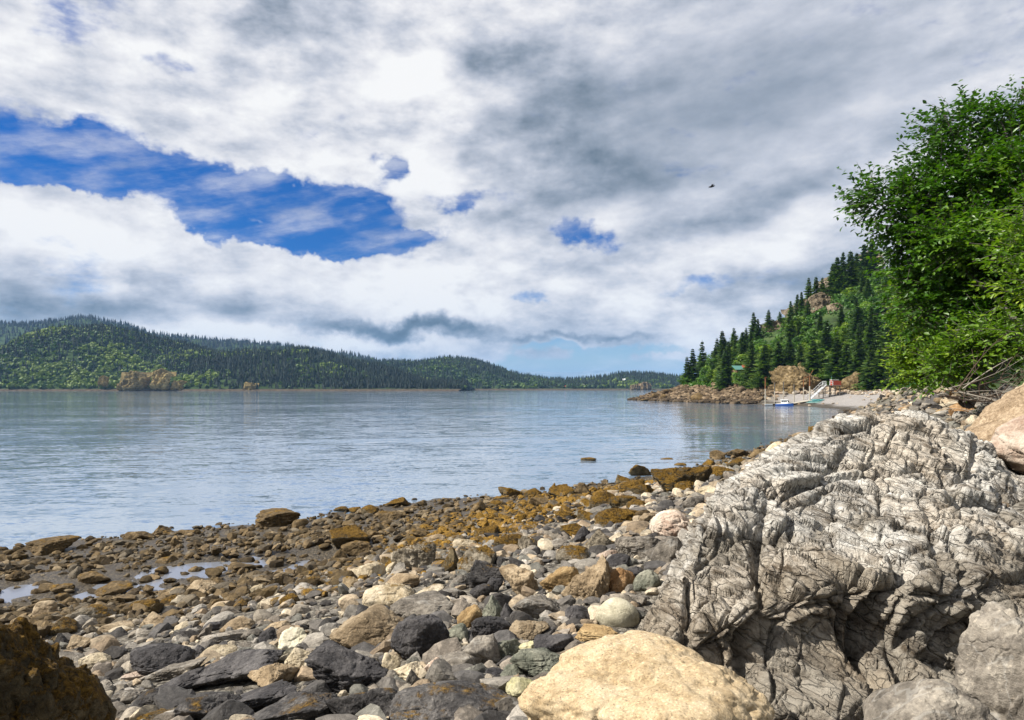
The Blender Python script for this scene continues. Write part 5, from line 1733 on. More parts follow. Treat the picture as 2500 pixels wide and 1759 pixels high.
def undergrowth():
    rg = np.random.default_rng(23)
    n = 26000
    x = np.concatenate([rg.uniform(60, 260, n), rg.uniform(14, 130, n // 4)])
    y = np.concatenate([rg.uniform(180, 350, n), rg.uniform(20, 190, n // 4)])
    h, d1, v = ground_full(np.column_stack([x, y]))
    px = 512 + x / y * F
    ok = (v > 0.3) & (v < 95) & (px < 1120)
    for a, b in [(gp(px_, py_ + hh * .3)[0], gp(px_, py_ + hh * .3)[1]) for px_, py_, ww, hh, _ in CRAGS]:
        ok &= ~((np.abs(x - a) < 5) & (y - b > -9) & (y - b < 3) & (rg.random(len(x)) < 0.9))
    ok = np.nonzero(ok)[0][:11000]
    x, y, h = x[ok], y[ok], h[ok]
    m = len(x)
    per = 22
    nn = fbm(np.column_stack([x, y, x * 0]) / 14.0, 91, 3)
    size = rg.uniform(0.8, 2.0, m) * (0.5 + 0.5 * np.minimum(1, y / 120))
    tone = np.clip(0.40 + nn * 0.6 + rg.uniform(-.2, .2, m), 0, 1)
    C = np.repeat(np.column_stack([x, y, h + 0.15 * size]), per, 0)
    D = rg.normal(size=(m * per, 3))
    D /= np.linalg.norm(D, axis=1)[:, None]
    D[:, 2] = np.abs(D[:, 2])
    S = np.repeat(size, per)[:, None]
    C = C + D * S * rg.uniform(0.4, 1.0, (m * per, 1))
    Nn = D + rg.normal(size=D.shape) * 0.5
    a = np.cross(Nn, rg.normal(size=D.shape))
    a /= np.linalg.norm(a, axis=1)[:, None]
    b = np.cross(Nn, a)
    b /= np.linalg.norm(b, axis=1)[:, None]
    V, Fc, tt = leaf_quads(C, a * S * 0.30, b * S * 0.20, np.clip(np.repeat(tone, per) + 0.2 * D[:, 2] - 0.1, 0, 1))
    tag(obj('undergrowth', mk_mesh('undergrowth', V, Fc, False, {'tint': tint4(tt)}), M_BROAD), kind='stuff')


undergrowth()


# ---- the alders that overhang the beach, leaf by leaf
def alder(name, base, limbs, clusters, n_leaves, leaf, mat, label, seed, cat='tree', group='alders over the beach', trunk_r=0.16):
    """limbs: lists of (px, py, distance); clusters: (px, py, rx px, ry px, distance, tone)"""
    rg = np.random.default_rng(seed)
    r = thing(name, base, label, cat, group)
    base = np.array(base)
    for li, l in enumerate(limbs):
        pts = np.array([P3(*q) for q in l])
        u = np.linspace(0, len(pts) - 1, 14)
        pp = np.column_stack([np.interp(u, np.arange(len(pts)), pts[:, k]) for k in range(3)])
        pp[1:-1] = (pp[:-2] + pp[1:-1] * 2 + pp[2:]) / 4
        pp[1:-1] += rg.normal(0, 0.02, (12, 3))
        r0 = trunk_r if li == 0 else trunk_r * 0.42
        V, Fc = tube(pp, np.linspace(r0, r0 * 0.22, 14), 8)
        obj('trunk' if li == 0 else 'limb', mk_mesh('limb', V - base, Fc), M_BARK, r)
    wsum = sum(c[2] * c[3] for c in clusters)
    Cs, As, Bs, Ns, Ts, tw = [], [], [], [], [], []
    for (px, py, rx, ry, d, tone) in clusters:
        c = P3(px, py, d)
        R3d = np.array([rx / F * d, min(rx, ry) / F * d * 0.9, ry / F * d])
        m = max(int(n_leaves * rx * ry / wsum / 9), 6)
        for _ in range(m):                       # a twig with about nine leaves
            u = rg.normal(size=3)
            u /= np.linalg.norm(u)
            s = c + u * R3d * rg.uniform(0.25, 0.98)
            dirn = u * (1, 1, 0.7) * 0.8 + rg.normal(size=3) * 0.45 + (-.12, 0, 0.16)
            dirn /= np.linalg.norm(dirn)
            L = leaf * rg.uniform(3.0, 5.5)
            sd = np.cross(dirn, (0, 0, 1))
            sd /= np.linalg.norm(sd) + 1e-6
            tn = tone * 0.9 + (0.11 if mat is M_ALDER else 0.06) + rg.normal(0, 0.17)
            tw.append((s, s + dirn * L))
            for q in range(9):
                f = (q + 0.6) / 9
                sg = 1 if q % 2 else -1
                p = s + dirn * L * f + (0, 0, -0.05 * L * f * f)
                ax = dirn * 0.55 + sd * sg * 0.75 + rg.normal(size=3) * 0.28 + (0, 0, -0.22)
                ax /= np.linalg.norm(ax)
                nr = np.array([0, -0.15, 1.0]) + rg.normal(size=3) * 0.42
                bx = np.cross(ax, nr)
                bx /= np.linalg.norm(bx)
                sz = leaf * rg.uniform(0.55, 1.15) * 0.5
                Cs.append(p + ax * sz)
                As.append(ax * sz)
                Bs.append(bx * sz * 0.58)
                Ns.append(np.cross(bx, ax))
                Ts.append(tn + rg.normal(0, 0.07))
    C, A, B, N, T = (np.array(q) for q in (Cs, As, Bs, Ns, Ts))
    n = len(C)
    # six-point leaf with a raised fold either side of the midrib
    fold = N * np.linalg.norm(B, axis=1)[:, None] * 0.35
    V = np.stack([C - A, C - A * 0.15 + B + fold, C + A * 0.45 + B * 0.72 + fold, C + A, C + A * 0.45 - B * 0.72 + fold, C - A * 0.15 - B + fold], 1).reshape(-1, 3) - base
    i0 = np.arange(n)[:, None] * 6
    Fc = np.concatenate([i0 + np.array([[0, 1, 2, 3]]), i0 + np.array([[0, 3, 4, 5]])])
    cr = obj('crown', mk_mesh('crown', V, Fc, False, {'tint': tint4(np.repeat(np.clip(T, 0, 1), 6))}), mat, r)
    tws = []
    for k, (a, b) in enumerate(tw):
        if k % 2 == 0:
            tws.append(tube(np.array([a, (a + b) / 2 + (0, 0, 0.01), b]), [0.008, 0.006, 0.003], 3))
    V, Fc = join(tws)
    obj('twigs', mk_mesh('twigs', V - base, Fc), M_BARK, r)
    return r


g0 = P3(968, 398, 14.5)
alder('alder_tree', (g0[0], g0[1], gz(g0[0], g0[1])),
      [[(966, 404, 14.5), (975, 384, 14.7), (998, 366, 15.2), (1030, 335, 16), (1060, 270, 17)], [(1030, 335, 16), (985, 290, 17.2), (930, 235, 18.2), (880, 200, 18.8)], [(1060, 270, 17), (1010, 210, 18), (960, 150, 18.5), (944, 115, 18.8)],
       [(1060, 270, 17), (1030, 180, 18), (1000, 120, 18.5)], [(1030, 335, 16), (990, 330, 16), (950, 330, 16.5)]],
      [(955, 270, 60, 62, 18.6, .30), (1000, 200, 52, 66, 18.8, .28), (950, 190, 38, 52, 18.9, .24), (915, 225, 34, 28, 18.6, .22), (880, 203, 24, 17, 18.9, .12), (862, 206, 9, 7, 19, .10), (872, 190, 13, 9, 19, .08), (905, 176, 20, 8, 19, .10),
       (945, 128, 16, 18, 19, .12), (968, 120, 24, 14, 19, .16), (995, 126, 24, 18, 19, .22), (1020, 120, 24, 18, 19, .26), (930, 160, 14, 16, 19, .14), (1010, 280, 44, 60, 18, .36), (1030, 220, 40, 80, 17.6, .40), (938, 300, 36, 36, 18.4, .28), (985, 330, 48, 28, 17.5, .30), (1060, 300, 44, 70, 17, .4),
       (912, 262, 20, 22, 18.7, .2), (920, 200, 22, 18, 18.4, .3), (965, 240, 30, 20, 17.2, .5), (1000, 250, 28, 18, 16.6, .55), (1010, 170, 24, 16, 17.6, .45), (975, 175, 22, 14, 18, .42), (940, 235, 22, 14, 17.6, .46)],
      50000, 0.175, M_ALDER, 'large dark green alder leaning out over the upper beach, tallest tree near us', 601)
g1 = P3(925, 388, 26)
alder('alder_shrub', (g1[0], g1[1], gz(g1[0], g1[1])),
      [[(925, 390, 26), (922, 360, 26), (915, 320, 26)], [(922, 360, 26), (940, 335, 26), (950, 310, 26)], [(925, 380, 26), (905, 360, 26), (900, 335, 26)]],
      [(918, 318, 16, 28, 26, .55), (936, 340, 24, 30, 25.6, .5), (914, 352, 13, 26, 25.8, .5), (945, 365, 26, 20, 25.4, .42), (910, 300, 8, 10, 26, .7), (918, 374, 20, 12, 25.6, .4), (934, 310, 18, 18, 26, .45)],
      14000, 0.16, M_LIMELEAF, 'yellow-green alder shrub at the back of the cove beach below the large alder', 602, 'shrub', trunk_r=0.07)
g2 = P3(985, 384, 15.6)
alder('alder_shrub', (g2[0], g2[1], gz(g2[0], g2[1])),
      [[(985, 390, 15.6), (975, 372, 15.2), (955, 356, 14.8)], [(975, 372, 15.2), (985, 350, 15), (1000, 335, 14.8)], [(980, 378, 15.4), (962, 374, 15), (948, 372, 14.8)]],
      [(958, 358, 20, 14, 14.8, .55), (945, 368, 12, 11, 14.7, .5), (975, 345, 20, 14, 14.8, .6), (992, 338, 16, 14, 14.6, .5), (1010, 350, 18, 14, 14.6, .35), (962, 378, 14, 6, 14.9, .4)],
      3600, 0.135, M_LIMELEAF, 'leafy bright green alder sprays drooping over the bank of dead branches', 603, 'shrub', trunk_r=0.05)
g3 = P3(1050, 360, 12.6)
alder('alder_tree', (g3[0], g3[1], gz(g3[0], g3[1])),
      [[(1056, 392, 12.6), (1060, 330, 12.8), (1062, 250, 13)], [(1060, 330, 12.8), (1040, 290, 12.6), (1022, 270, 12.4)]],
      [(1022, 250, 18, 16, 12.6, .35), (1034, 285, 26, 30, 12.6, .3), (1014, 292, 16, 14, 12.4, .5), (1030, 330, 24, 22, 12.5, .3), (1050, 230, 34, 50, 13, .3), (1018, 226, 12, 10, 12.8, .45)],
      3000, 0.13, M_LIMELEAF, 'sunlit alder whose nearest leafy branches enter at the picture edge', 604, trunk_r=0.09)
g4 = P3(1045, 300, 30)
alder('alder_tree', (g4[0], g4[1], gz(g4[0], g4[1])),
      [[(1045, 392, 30), (1040, 250, 30), (1030, 130, 30), (1022, 86, 30)]],
      [(1022, 92, 9, 13, 30, .2), (1030, 120, 20, 22, 30, .25), (1035, 170, 40, 50, 30, .2), (985, 240, 50, 60, 29, .12), (1020, 320, 60, 50, 28, .15), (960, 340, 44, 40, 28, .15)],
      8000, 0.17, M_ALDER, 'dark tree behind the large alder with its top poking above it', 605, trunk_r=0.14)


# dead branches on the bank
def dead_branches():
    rg = np.random.default_rng(31)
    n = 34
    for k in range(n):
        px = rg.uniform(935, 1008)
        py = np.interp(px, [935, 1008], [404, 392]) + rg.uniform(-12, 10)
        d = rg.uniform(12.0, 14.6)
        a = gp(px, py)
        if a[1] > 17:
            a = P3(px, py, d)
        ang = rg.normal(0.15, 0.45)
        L = rg.uniform(0.5, 1.6)
        dx = np.array([math.cos(ang), rg.uniform(-.5, .5), math.sin(ang)]) * L
        t = np.linspace(0, 1, 6)[:, None]
        pts = a + dx * t + np.column_stack([np.zeros(6), np.zeros(6), np.sin(np.linspace(0, 3, 6)) * rg.uniform(-.12, .12)])
        pts[:, 2] += 0.06
        r0 = rg.uniform(0.006, 0.018)
        parts = [tube(pts, np.linspace(r0, r0 * 0.35, 6), 5)]
        for s in range(rg.integers(1, 4)):
            i = rg.integers(2, 5)
            e = pts[i] + (rg.normal(size=3) * 0.25 + dx / L * 0.25)
            parts.append(tube(np.array([pts[i], (pts[i] + e) / 2 + rg.normal(size=3) * 0.02, e]), [r0 * 0.5, r0 * 0.4, r0 * 0.2], 4))
        V, Fc = join(parts)
        pale = k % 3 == 0
        c = pts[0]
        o = obj('dead_branch', mk_mesh('dead_branch', V - c, Fc), M_DEAD if pale else M_DARKWOOD, loc=c)
        lb = ('long ' if L > 1.15 else ('short ' if L < 0.8 else '')) + ('thick ' if r0 > 0.014 else ('thin ' if r0 < 0.009 else '')) + ('bleached' if pale else 'brown') + ' dead branch ' + ('leaning steeply up' if math.sin(ang) > 0.45 else ('rising gently' if math.sin(ang) > 0.1 else ('lying level' if math.sin(ang) > -0.15 else 'sloping down'))) + (' close to the alder trunk' if px > 975 else (' in the middle of the tangle' if px > 955 else ' at the beach end of the tangle'))
        tag(o, lb, 'branch', 'bleached branches on the bank' if pale else 'brown branches on the bank')


dead_branches()


# beach grass at the back of the cove
def grass():
    rg = np.random.default_rng(41)
    C, A, B, T = [], [], [], []
    for px0, px1, py0, py1, n, tone in ((891, 911, 384.0, 389.5, 1500, .45), (877, 895, 380.5, 385, 700, .95)):
        for _ in range(12):
            pass
        c = gp((px0 + px1) / 2, py1)
        y0 = c[1]
        x = rg.uniform(px0, px1, n)
        xx = (x - 512) / F * y0
        yy = y0 + rg.uniform(0, 14, n)
        xx = xx * yy / y0
        zz = ground(np.column_stack([xx, yy]))
        hh = rg.uniform(0.3, 0.95, n)
        a = rg.uniform(0, 6.28, n)
        up = np.column_stack([rg.normal(0, .25, n), rg.normal(0, .25, n), np.ones(n)]) * hh[:, None] * 0.5
        C.append(np.column_stack([xx, yy, zz]) + up)
        A.append(up)
        B.append(np.column_stack([np.cos(a), np.sin(a), a * 0]) * 0.10)
        T.append(np.clip(tone + rg.normal(0, .15, n), 0, 1))
    V, Fc, tt = leaf_quads(np.vstack(C), np.vstack(A), np.vstack(B), np.concatenate(T))
    tag(obj('beach_grass', mk_mesh('beach_grass', V, Fc, False, {'tint': tint4(tt)}), M_GRASS), kind='stuff')


grass()


# ---- woods on the far hills: too many to count
def far_woods():
    rg = np.random.default_rng(51)
    for seed, count, rows in ((101, 11500, (1130, 1480)), (131, 6000, (1545, 2020)), (151, 5500, (2080, 2760)), (171, 3200, (1645, 2040))):
        f, xa, xb, ys, yr = HILLS[seed]
        vis0, vis1 = -0.80 * yr, 0.45 * yr
        n = count
        x = rg.uniform(max(xa, vis0), min(xb, vis1), n)
        y = rows[0] + (rows[1] - rows[0]) * rg.uniform(0, 1, n) ** 0.9
        z = f(x, y)
        nn = fbm(np.column_stack([x, y, x * 0]) / 90.0, seed + 40, 4)
        up = (z - 8) / np.maximum(np.interp(x, [xa, xb], [60, 60]), 1)
        broadp = np.clip(0.62 - up * 0.45 + nn * 1.1, 0.03, 0.95)
        if seed == 101:
            broadp = np.clip(broadp + 0.35 * sstep(x, -560, -860) - 0.30 * sstep(x, -720, -420), 0.02, 0.96)
        if seed == 151:
            broadp *= 0.04
        if seed == 131:
            broadp = broadp * 0.75
        if seed == 171:
            broadp = broadp * 0.45
        isb = rg.random(n) < broadp
        crag = fbm(np.column_stack([x, y, x * 0]) / 45.0, seed + 60, 3)
        ok = (z > 3.6) & ~((crag > 0.52) & (z > 12))
        x, y, z, isb, nn = x[ok], y[ok], z[ok], isb[ok], nn[ok]
        s = yr / 1420.0
        # conifers: ragged three-tier cones
        cv, cf, ct = [], [], []
        ii = np.nonzero(~isb)[0]
        for i in ii:
            hgt = rg.uniform(8, 16) * s ** 0.6
            rad = hgt * rg.uniform(0.16, 0.24)
            tone = np.clip(0.35 + 0.5 * nn[i] + rg.normal(0, 0.2), 0, 1)
            vs, fs = [], []
            for tier, (z0, z1, rr) in enumerate(((0.0, 0.55, 1.0), (0.28, 0.78, 0.72), (0.55, 1.0, 0.42))):
                a0 = rg.uniform(0, 6.28)
                o = len(vs)
                for q in range(6):
                    a = a0 + q * 1.047
                    rj = rad * rr * (1.15 if q % 2 else 0.65) * rg.uniform(0.8, 1.2)
                    vs.append((x[i] + rj * math.cos(a), y[i] + rj * math.sin(a), z[i] + hgt * (z0 - (0.05 if q % 2 else -.03))))
                vs.append((x[i], y[i], z[i] + hgt * z1))
                fs += [(o + q, o + (q + 1) % 6, o + 6) for q in range(6)]
            cv.append(np.array(vs))
            cf.append(np.array(fs, np.int32))
            ct.append(np.full(len(vs), tone))
        V, Fc = join(list(zip(cv, cf)))
        tag(obj('far_conifer_wood', mk_mesh('far_conifer_wood', V, Fc, False, {'tint': tint4(np.concatenate(ct))}), M_FARBLUE if seed == 151 else M_FARSPR), kind='stuff')
        # broadleaf crowns
        ii = np.nonzero(isb)[0]
        m, per = len(ii), 22
        size = rg.uniform(3.6, 7.0, m) * s ** 0.6
        tone = np.clip(0.30 + 1.1 * nn[ii] + rg.normal(0, 0.2, m) + (0.25 if seed == 101 else 0.0) * sstep(x[ii], -450, -850), 0, 1)
        C = np.repeat(np.column_stack([x[ii], y[ii], z[ii] + size * 0.55]), per, 0)
        D = rg.normal(size=(m * per, 3))
        D /= np.linalg.norm(D, axis=1)[:, None]
        S = np.repeat(size, per)[:, None]
        Nn = D + rg.normal(size=D.shape) * 0.35
        a = np.cross(Nn, rg.normal(size=D.shape))
        a /= np.linalg.norm(a, axis=1)[:, None]
        b = np.cross(Nn, a)
        b /= np.linalg.norm(b, axis=1)[:, None]
        V, Fc, tt = leaf_quads(C + D * S * (0.8, 0.8, 0.6) * rg.uniform(.6, 1, (m * per, 1)), a * S * 0.42, b * S * 0.34, np.clip(np.repeat(tone, per) + 0.18 * D[:, 2], 0, 1))
        tag(obj('far_leafy_wood', mk_mesh('far_leafy_wood', V, Fc, False, {'tint': tint4(tt)}), M_FARBRD), kind='stuff')


far_woods()


# ------------------------------------------------------------------ cliffs, houses and boats across the bay
for px0, px1, top, label in ((119, 146, 372, 'ochre sea cliff at the foot of the big wooded hill across the bay'), (150, 171, 371.5, 'second ochre sea cliff beyond a notch across the bay'), (172, 184, 381, 'low dark end of the ochre cliffs across the bay'),
                             (244, 257, 383, 'small bare cliff on the far shore beside the bright green grove'), (51, 61, 349, 'bare tan scar high on the near face of the big wooded hill'), (99, 107, 377, 'narrow rock scar low on the big wooded hill')):
    yy_ = 1150.0 if top > 360 else 1290.0
    bot = 391.5 if top > 379 or px1 < 180 and top < 375 else (386 if top < 378 else 391.5)
    if top < 360:
        bot = 357
    rock_face((px0 + px1) / 2, (top + bot) / 2, (px1 - px0) * 1.15, (bot - top) * 1.15, yy_ - 12, 'sea_cliff' if bot > 390 else 'rock_scar', label, 'cliffs across the bay', 'cliff', 'ochrecliff', lean=70, bulge=0.22, rough=0.26, vsq=0.25, wobble=0.6)
for px, wpx, hpx, label in ((635, 8, 6, 'smaller reddish bluff on the far low shore'), (645, 11, 8, 'larger reddish bluff on the far low shore')):
    rock_face(px, 391.3 - hpx / 2, wpx * 1.2, hpx * 1.2, 1640.0, 'sea_bluff', label, 'cliffs across the bay', 'cliff', 'stack', lean=66, bulge=0.3, rough=0.26, vsq=0.35)

M_WHITE = plain('white_paint', (0.78, 0.78, 0.76), 0.5, 0.12)
M_BLUE = plain('blue_hull_paint', (0.018, 0.085, 0.33), 0.35, 0.15, 0.5)
M_BLACK = plain('black_plastic', (0.012, 0.012, 0.014), 0.4, 0.1)
M_GLASS = plain('dark_window_glass', (0.012, 0.016, 0.02), 0.06, 0.0, 0.6)
M_RED = plain('rusty_red_paint', (0.33, 0.055, 0.028), 0.6, 0.4)
M_REDROOF = plain('red_roof', (0.30, 0.06, 0.03), 0.6, 0.3)
M_GREENROOF = plain('green_metal_roof', (0.07, 0.19, 0.16), 0.4, 0.2)
M_RUST = plain('rusted_steel', (0.20, 0.085, 0.032), 0.85, 0.6)
M_PLANK = plain('weathered_planks', (0.40, 0.36, 0.29), 0.85, 0.5)
M_ALU = plain('dull_aluminium', (0.56, 0.57, 0.57), 0.45, 0.2, 0.5, 0.3)
M_TEAL = plain('teal_plastic', (0.10, 0.34, 0.34), 0.4, 0.1)
M_AQUA = plain('pale_aqua_plastic', (0.30, 0.52, 0.48), 0.4, 0.1)
M_YELLOW = plain('yellow_plastic', (0.62, 0.52, 0.05), 0.4, 0.1)
M_WALLWOOD = plain('brown_cabin_wall', (0.20, 0.12, 0.07), 0.8, 0.4)
M_FLOATBLK = plain('dark_float_side', (0.07, 0.05, 0.035), 0.8, 0.5)


def gable(name, loc, w, d, hw, hr, wall, roof, label, windows=2, rz=0.0):
    r = thing(name, loc, label, 'house', 'houses across the bay', rz)
    V, Fc = box(0, 0, hw / 2 - 0.5, w, d, hw + 1.0)
    obj('wall', mk_mesh('wall', V, Fc, False), wall, r)
    o = 0.35
    V = np.array([(-w / 2 - o, -d / 2 - o, hw + .02), (w / 2 + o, -d / 2 - o, hw + .02), (w / 2 + o, 0, hw + hr), (-w / 2 - o, 0, hw + hr), (-w / 2 - o, d / 2 + o, hw + .02), (w / 2 + o, d / 2 + o, hw + .02)])
    rf = mk_mesh('roof', np.vstack([V, V + (0, 0, .18)]), np.array([(0, 1, 2, 3), (3, 2, 5, 4), (6, 9, 8, 7), (9, 10, 11, 8), (0, 6, 7, 1), (4, 5, 11, 10), (0, 3, 9, 6), (3, 4, 10, 9), (1, 7, 8, 2), (2, 8, 11, 5)]), False)
    obj('roof', rf, roof, r)
    for k in range(windows):
        x = (k + 0.5) / windows * w - w / 2
        V, Fc = box(x, -d / 2 - 0.03, hw * 0.55, w / windows * 0.5, 0.1, hw * 0.4)
        obj('window', mk_mesh('window', V, Fc, False), M_GLASS, r)
    return r


def on_hill(seed, px, y):
    f = HILLS[seed][0]
    x = (px - 512) / F * y
    return (x, y, float(f(np.array([x]), np.array([y]))[0]))


for px, y, seed, w, wall, roof, lb in ((565.5, 1662, 171, 11, M_WHITE, M_REDROOF, 'white house with reddish roof at the waterline across the bay'), (583, 1690, 171, 8, M_WHITE, M_WHITE, 'tiny white house among trees of the low far shore'),
                                       (602, 1665, 171, 9, M_PLANK, M_ALU, 'grey shed at the waterline of the low far shore'), (465, 1556, 131, 14, M_WHITE, M_PLANK, 'long pale house on the far beach under the round hill'),
                                       (562, 1720, 171, 6, M_WHITE, M_REDROOF, 'small white house above the waterline house'),
                                       (624, 1800, 171, 6, M_WHITE, M_WHITE, 'white speck of a house high on the low far island')):
    lx, ly, lz = on_hill(seed, px, y)
    gable('far_house', (lx, ly, max(lz, 2.0)), w, 7, 4.5, 3, wall, roof, lb)

# ---- cabin in the trees of the point
gc = gp(742, 383)
cy_ = gc[1]
cb = P3(739, 372, cy_)
cab = thing('cabin', (cb[0], cb[1] - 2.0, gz(cb[0], cb[1])), 'cabin with a green metal roof and red gable half hidden by trees on the point', 'cabin', None, 0.2)
zc = gz(cb[0], cb[1])
top = CZ + (HOR - 369.0) / F * cy_ - zc
V, Fc = box(0, 0, top / 2 - 0.5, 5.2, 4.0, top + 0.2)
obj('wall', mk_mesh('wall', V, Fc, False), M_WALLWOOD, cab)
V = np.array([(-3.4, -2.6, top - .5), (2.2, -2.6, top - .5), (2.2, 0.4, top + 1.0), (-3.4, 0.4, top + 1.0)])
obj('roof', mk_mesh('roof', np.vstack([V, V + (0, 0, .15)]), np.array([(0, 1, 2, 3), (4, 7, 6, 5), (0, 4, 5, 1), (1, 5, 6, 2), (2, 6, 7, 3), (3, 7, 4, 0)]), False), M_GREENROOF, cab)
V, Fc = box(1.8, -1.2, top + 0.9, 3.0, 2.2, 0.9)
obj('gable', mk_mesh('gable', V, Fc, False), M_REDROOF, cab)
wn = obj('window', mk_mesh('window', *box(3.1, -2.35, top + 0.35, 1.5, 0.2, 1.3), False), M_WHITE, cab)
for sx in (-0.34, 0.34):
    obj('pane', mk_mesh('pane', *box(3.1 + sx, -2.47, top + 0.35, 0.5, 0.06, 0.9), False), M_GLASS, wn)

# ---- pilings
for px, py0, py1, rad, rusty, lb in ((765.3, 378.5, 404.6, .17, 1, 'rusty topped piling farthest out, at the end of the float'), (774.5, 382.5, 404.2, .15, 0, 'second piling from the outer end of the float'),
                                    (783.4, 381.5, 403.6, .15, 0, 'piling standing right behind the blue and white boat'), (794.0, 384.0, 403.0, .14, 0, 'short piling in the middle of the row, in front of the sea stack'),
                                    (803.5, 379.0, 399.5, .15, 1, 'piling in the shade of the sea stack hollow'), (809.7, 376.6, 401.0, .20, 1, 'thick rust brown piling with a slanting brace by the gangway foot')):
    g = gp(px, py1 + 0.4)
    x, y = g[0], g[1]
    zt = CZ + (HOR - py0) / F * y
    z0 = gz(x, y)
    t = thing('piling', (x, y, z0), lb, 'piling', 'pilings of the float')
    hh = zt - z0
    obj('post', mk_mesh('post', *tube(np.array([(0, 0, -1.0), (0.02, 0, hh * 0.3), (0.03, 0, hh * 0.62)]), [rad, rad, rad * .95], 10)), M_PLANK, t)
    obj('upper_post', mk_mesh('upper_post', *tube(np.array([(0.03, 0, hh * 0.615), (0.03, 0, hh * 0.8), (0.03, 0, hh)]), [rad, rad, rad], 10)), M_RUST if rusty else M_BARK, t)
    if px == 765.3:
        V, Fc = broad_mesh(77, 6, 18, 0.6, 0.12), None
        o = obj('nest', V, M_RUST, t)
        o.location = (0.1, 0, hh - 0.35)
        o.scale = (1.5, 1.5, 0.9)
    if px == 809.7:
        obj('brace', mk_mesh('brace', *tube(np.array([(-1.6, 0, hh - .6), (0, 0, hh + .2), (1.0, 0, hh + 1.9)]), [.09, .09, .08], 6)), M_RUST, t)
        obj('crossbeam', mk_mesh('crossbeam', *tube(np.array([(-1.9, .1, hh - .25), (0.1, .1, hh - .2)]), [.08, .08], 6)), M_RUST, t)


def float_section(px0, py0, px1, py1, y0, y1, width, label, end_white=False):
    """a plank deck on a dark float, lying from one spot to another"""
    a, b = P3(px0, py0, y0), P3(px1, py1, y1)
    r = thing('dock_float', tuple(a), label, 'dock', 'floats of the dock')
    d = b - a
    L = np.linalg.norm(d)
    d /= L
    s = np.cross((0, 0, 1), d)
    s /= np.linalg.norm(s)
    u = np.cross(d, s)
    Mx = np.column_stack([d, s, u])
    V, Fc = box(L / 2, 0, -0.28, L - .06, width - .15, 0.46)
    obj('float_body', mk_mesh('float_body', V @ Mx.T, Fc, False), M_FLOATBLK, r)
    n = max(int(L / 0.42), 3)
    base = None
    V0, Fc = box(0, 0, 0, L / n * 0.92, width, 0.08)
    pm = mk_mesh('plank', V0 @ Mx.T, Fc, False)
    for k in range(n):
        o = obj('plank', pm, M_PLANK, r)
        o.location = tuple(d * (L * (k + .5) / n) + u * 0.0)
    if end_white:
        V, Fc = box(L * 0.15, -width / 2 - 0.03, -0.2, L * 0.34, 0.08, 0.34)
        obj('fender', mk_mesh('fender', V @ Mx.T, Fc, False), M_WHITE, r)
    return r


yF = 5 * F / (405.6 - HOR)
float_section(763.5, 403.9, 786, 403.6, yF, yF + 1.5, 1.7, 'outer plank float with a white edge beside the boat stern', True)
gr = gp(810, 400.6)
float_section(789, 403.9, 811, 400.2, yF + 1.0, gr[1] - 1.0, 2.0, 'inner plank float sloping up the beach to the gangway foot')

# ---- the blue and white boat
bt = P3(784.5, 405.3, yF - 2.2)
boat = thing('cabin_boat', (bt[0], bt[1], 0.0), 'blue hulled boat with a white cabin moored at the float', 'boat', None, math.radians(-38))
boat.scale = (0.84, 0.84, 0.84)
sec = []
xs = np.linspace(-2.7, 2.9, 15)
for xk in xs:
    t = (xk + 2.7) / 5.6
    hw = 1.08 * (1 - max(0, (t - 0.45) / 0.55) ** 2.2) + 0.02
    kz = -0.30 + 0.45 * max(0, (t - 0.6) / 0.4) ** 2
    sz = 0.62 + 0.38 * t ** 2
    sec.append([(xk, -hw, sz), (xk, -hw * 0.93, 0.18 + 0.1 * t), (xk, -hw * 0.72, -0.05 + kz * .3), (xk, 0, kz), (xk, hw * 0.72, -0.05 + kz * .3), (xk, hw * 0.93, 0.18 + .1 * t), (xk, hw, sz)])
V = np.array(sec).reshape(-1, 3)
i, j = np.meshgrid(np.arange(14), np.arange(6), indexing='ij')
Fc = np.stack([i * 7 + j, i * 7 + j + 1, (i + 1) * 7 + j + 1, (i + 1) * 7 + j], -1).reshape(-1, 4)
obj('hull', mk_mesh('hull', V, np.vstack([Fc, [(0, 1, 2, 3), (3, 4, 5, 6), (0, 3, 6, 6)]][:1]), False), M_BLUE, boat)
tr = np.array([sec[0][0], sec[0][1], sec[0][2], sec[0][3], sec[0][4], sec[0][5], sec[0][6]])
obj('transom', mk_mesh('transom', np.vstack([tr, tr + (0.08, 0, 0)]), np.array([(0, 1, 5, 6), (1, 2, 4, 5), (2, 3, 3, 4), (7, 13, 12, 8), (8, 12, 11, 9)][:2] + [(7, 13, 12, 8), (8, 12, 11, 9)]), False), M_WHITE, boat)
dk = np.array([s[0] for s in sec] + [s[6] for s in sec])
Fd = np.array([(k, k + 1, 15 + k + 1, 15 + k) for k in range(14)])
obj('deck', mk_mesh('deck', dk - (0, 0, .06), Fd, False), M_WHITE, boat)
rail = [tube(np.array([s[k] for s in sec]) + (0, 0, .02), [0.055] * 15, 6) for k in (0, 6)]
obj('gunwale', mk_mesh('gunwale', *join(rail)), M_WHITE, boat)
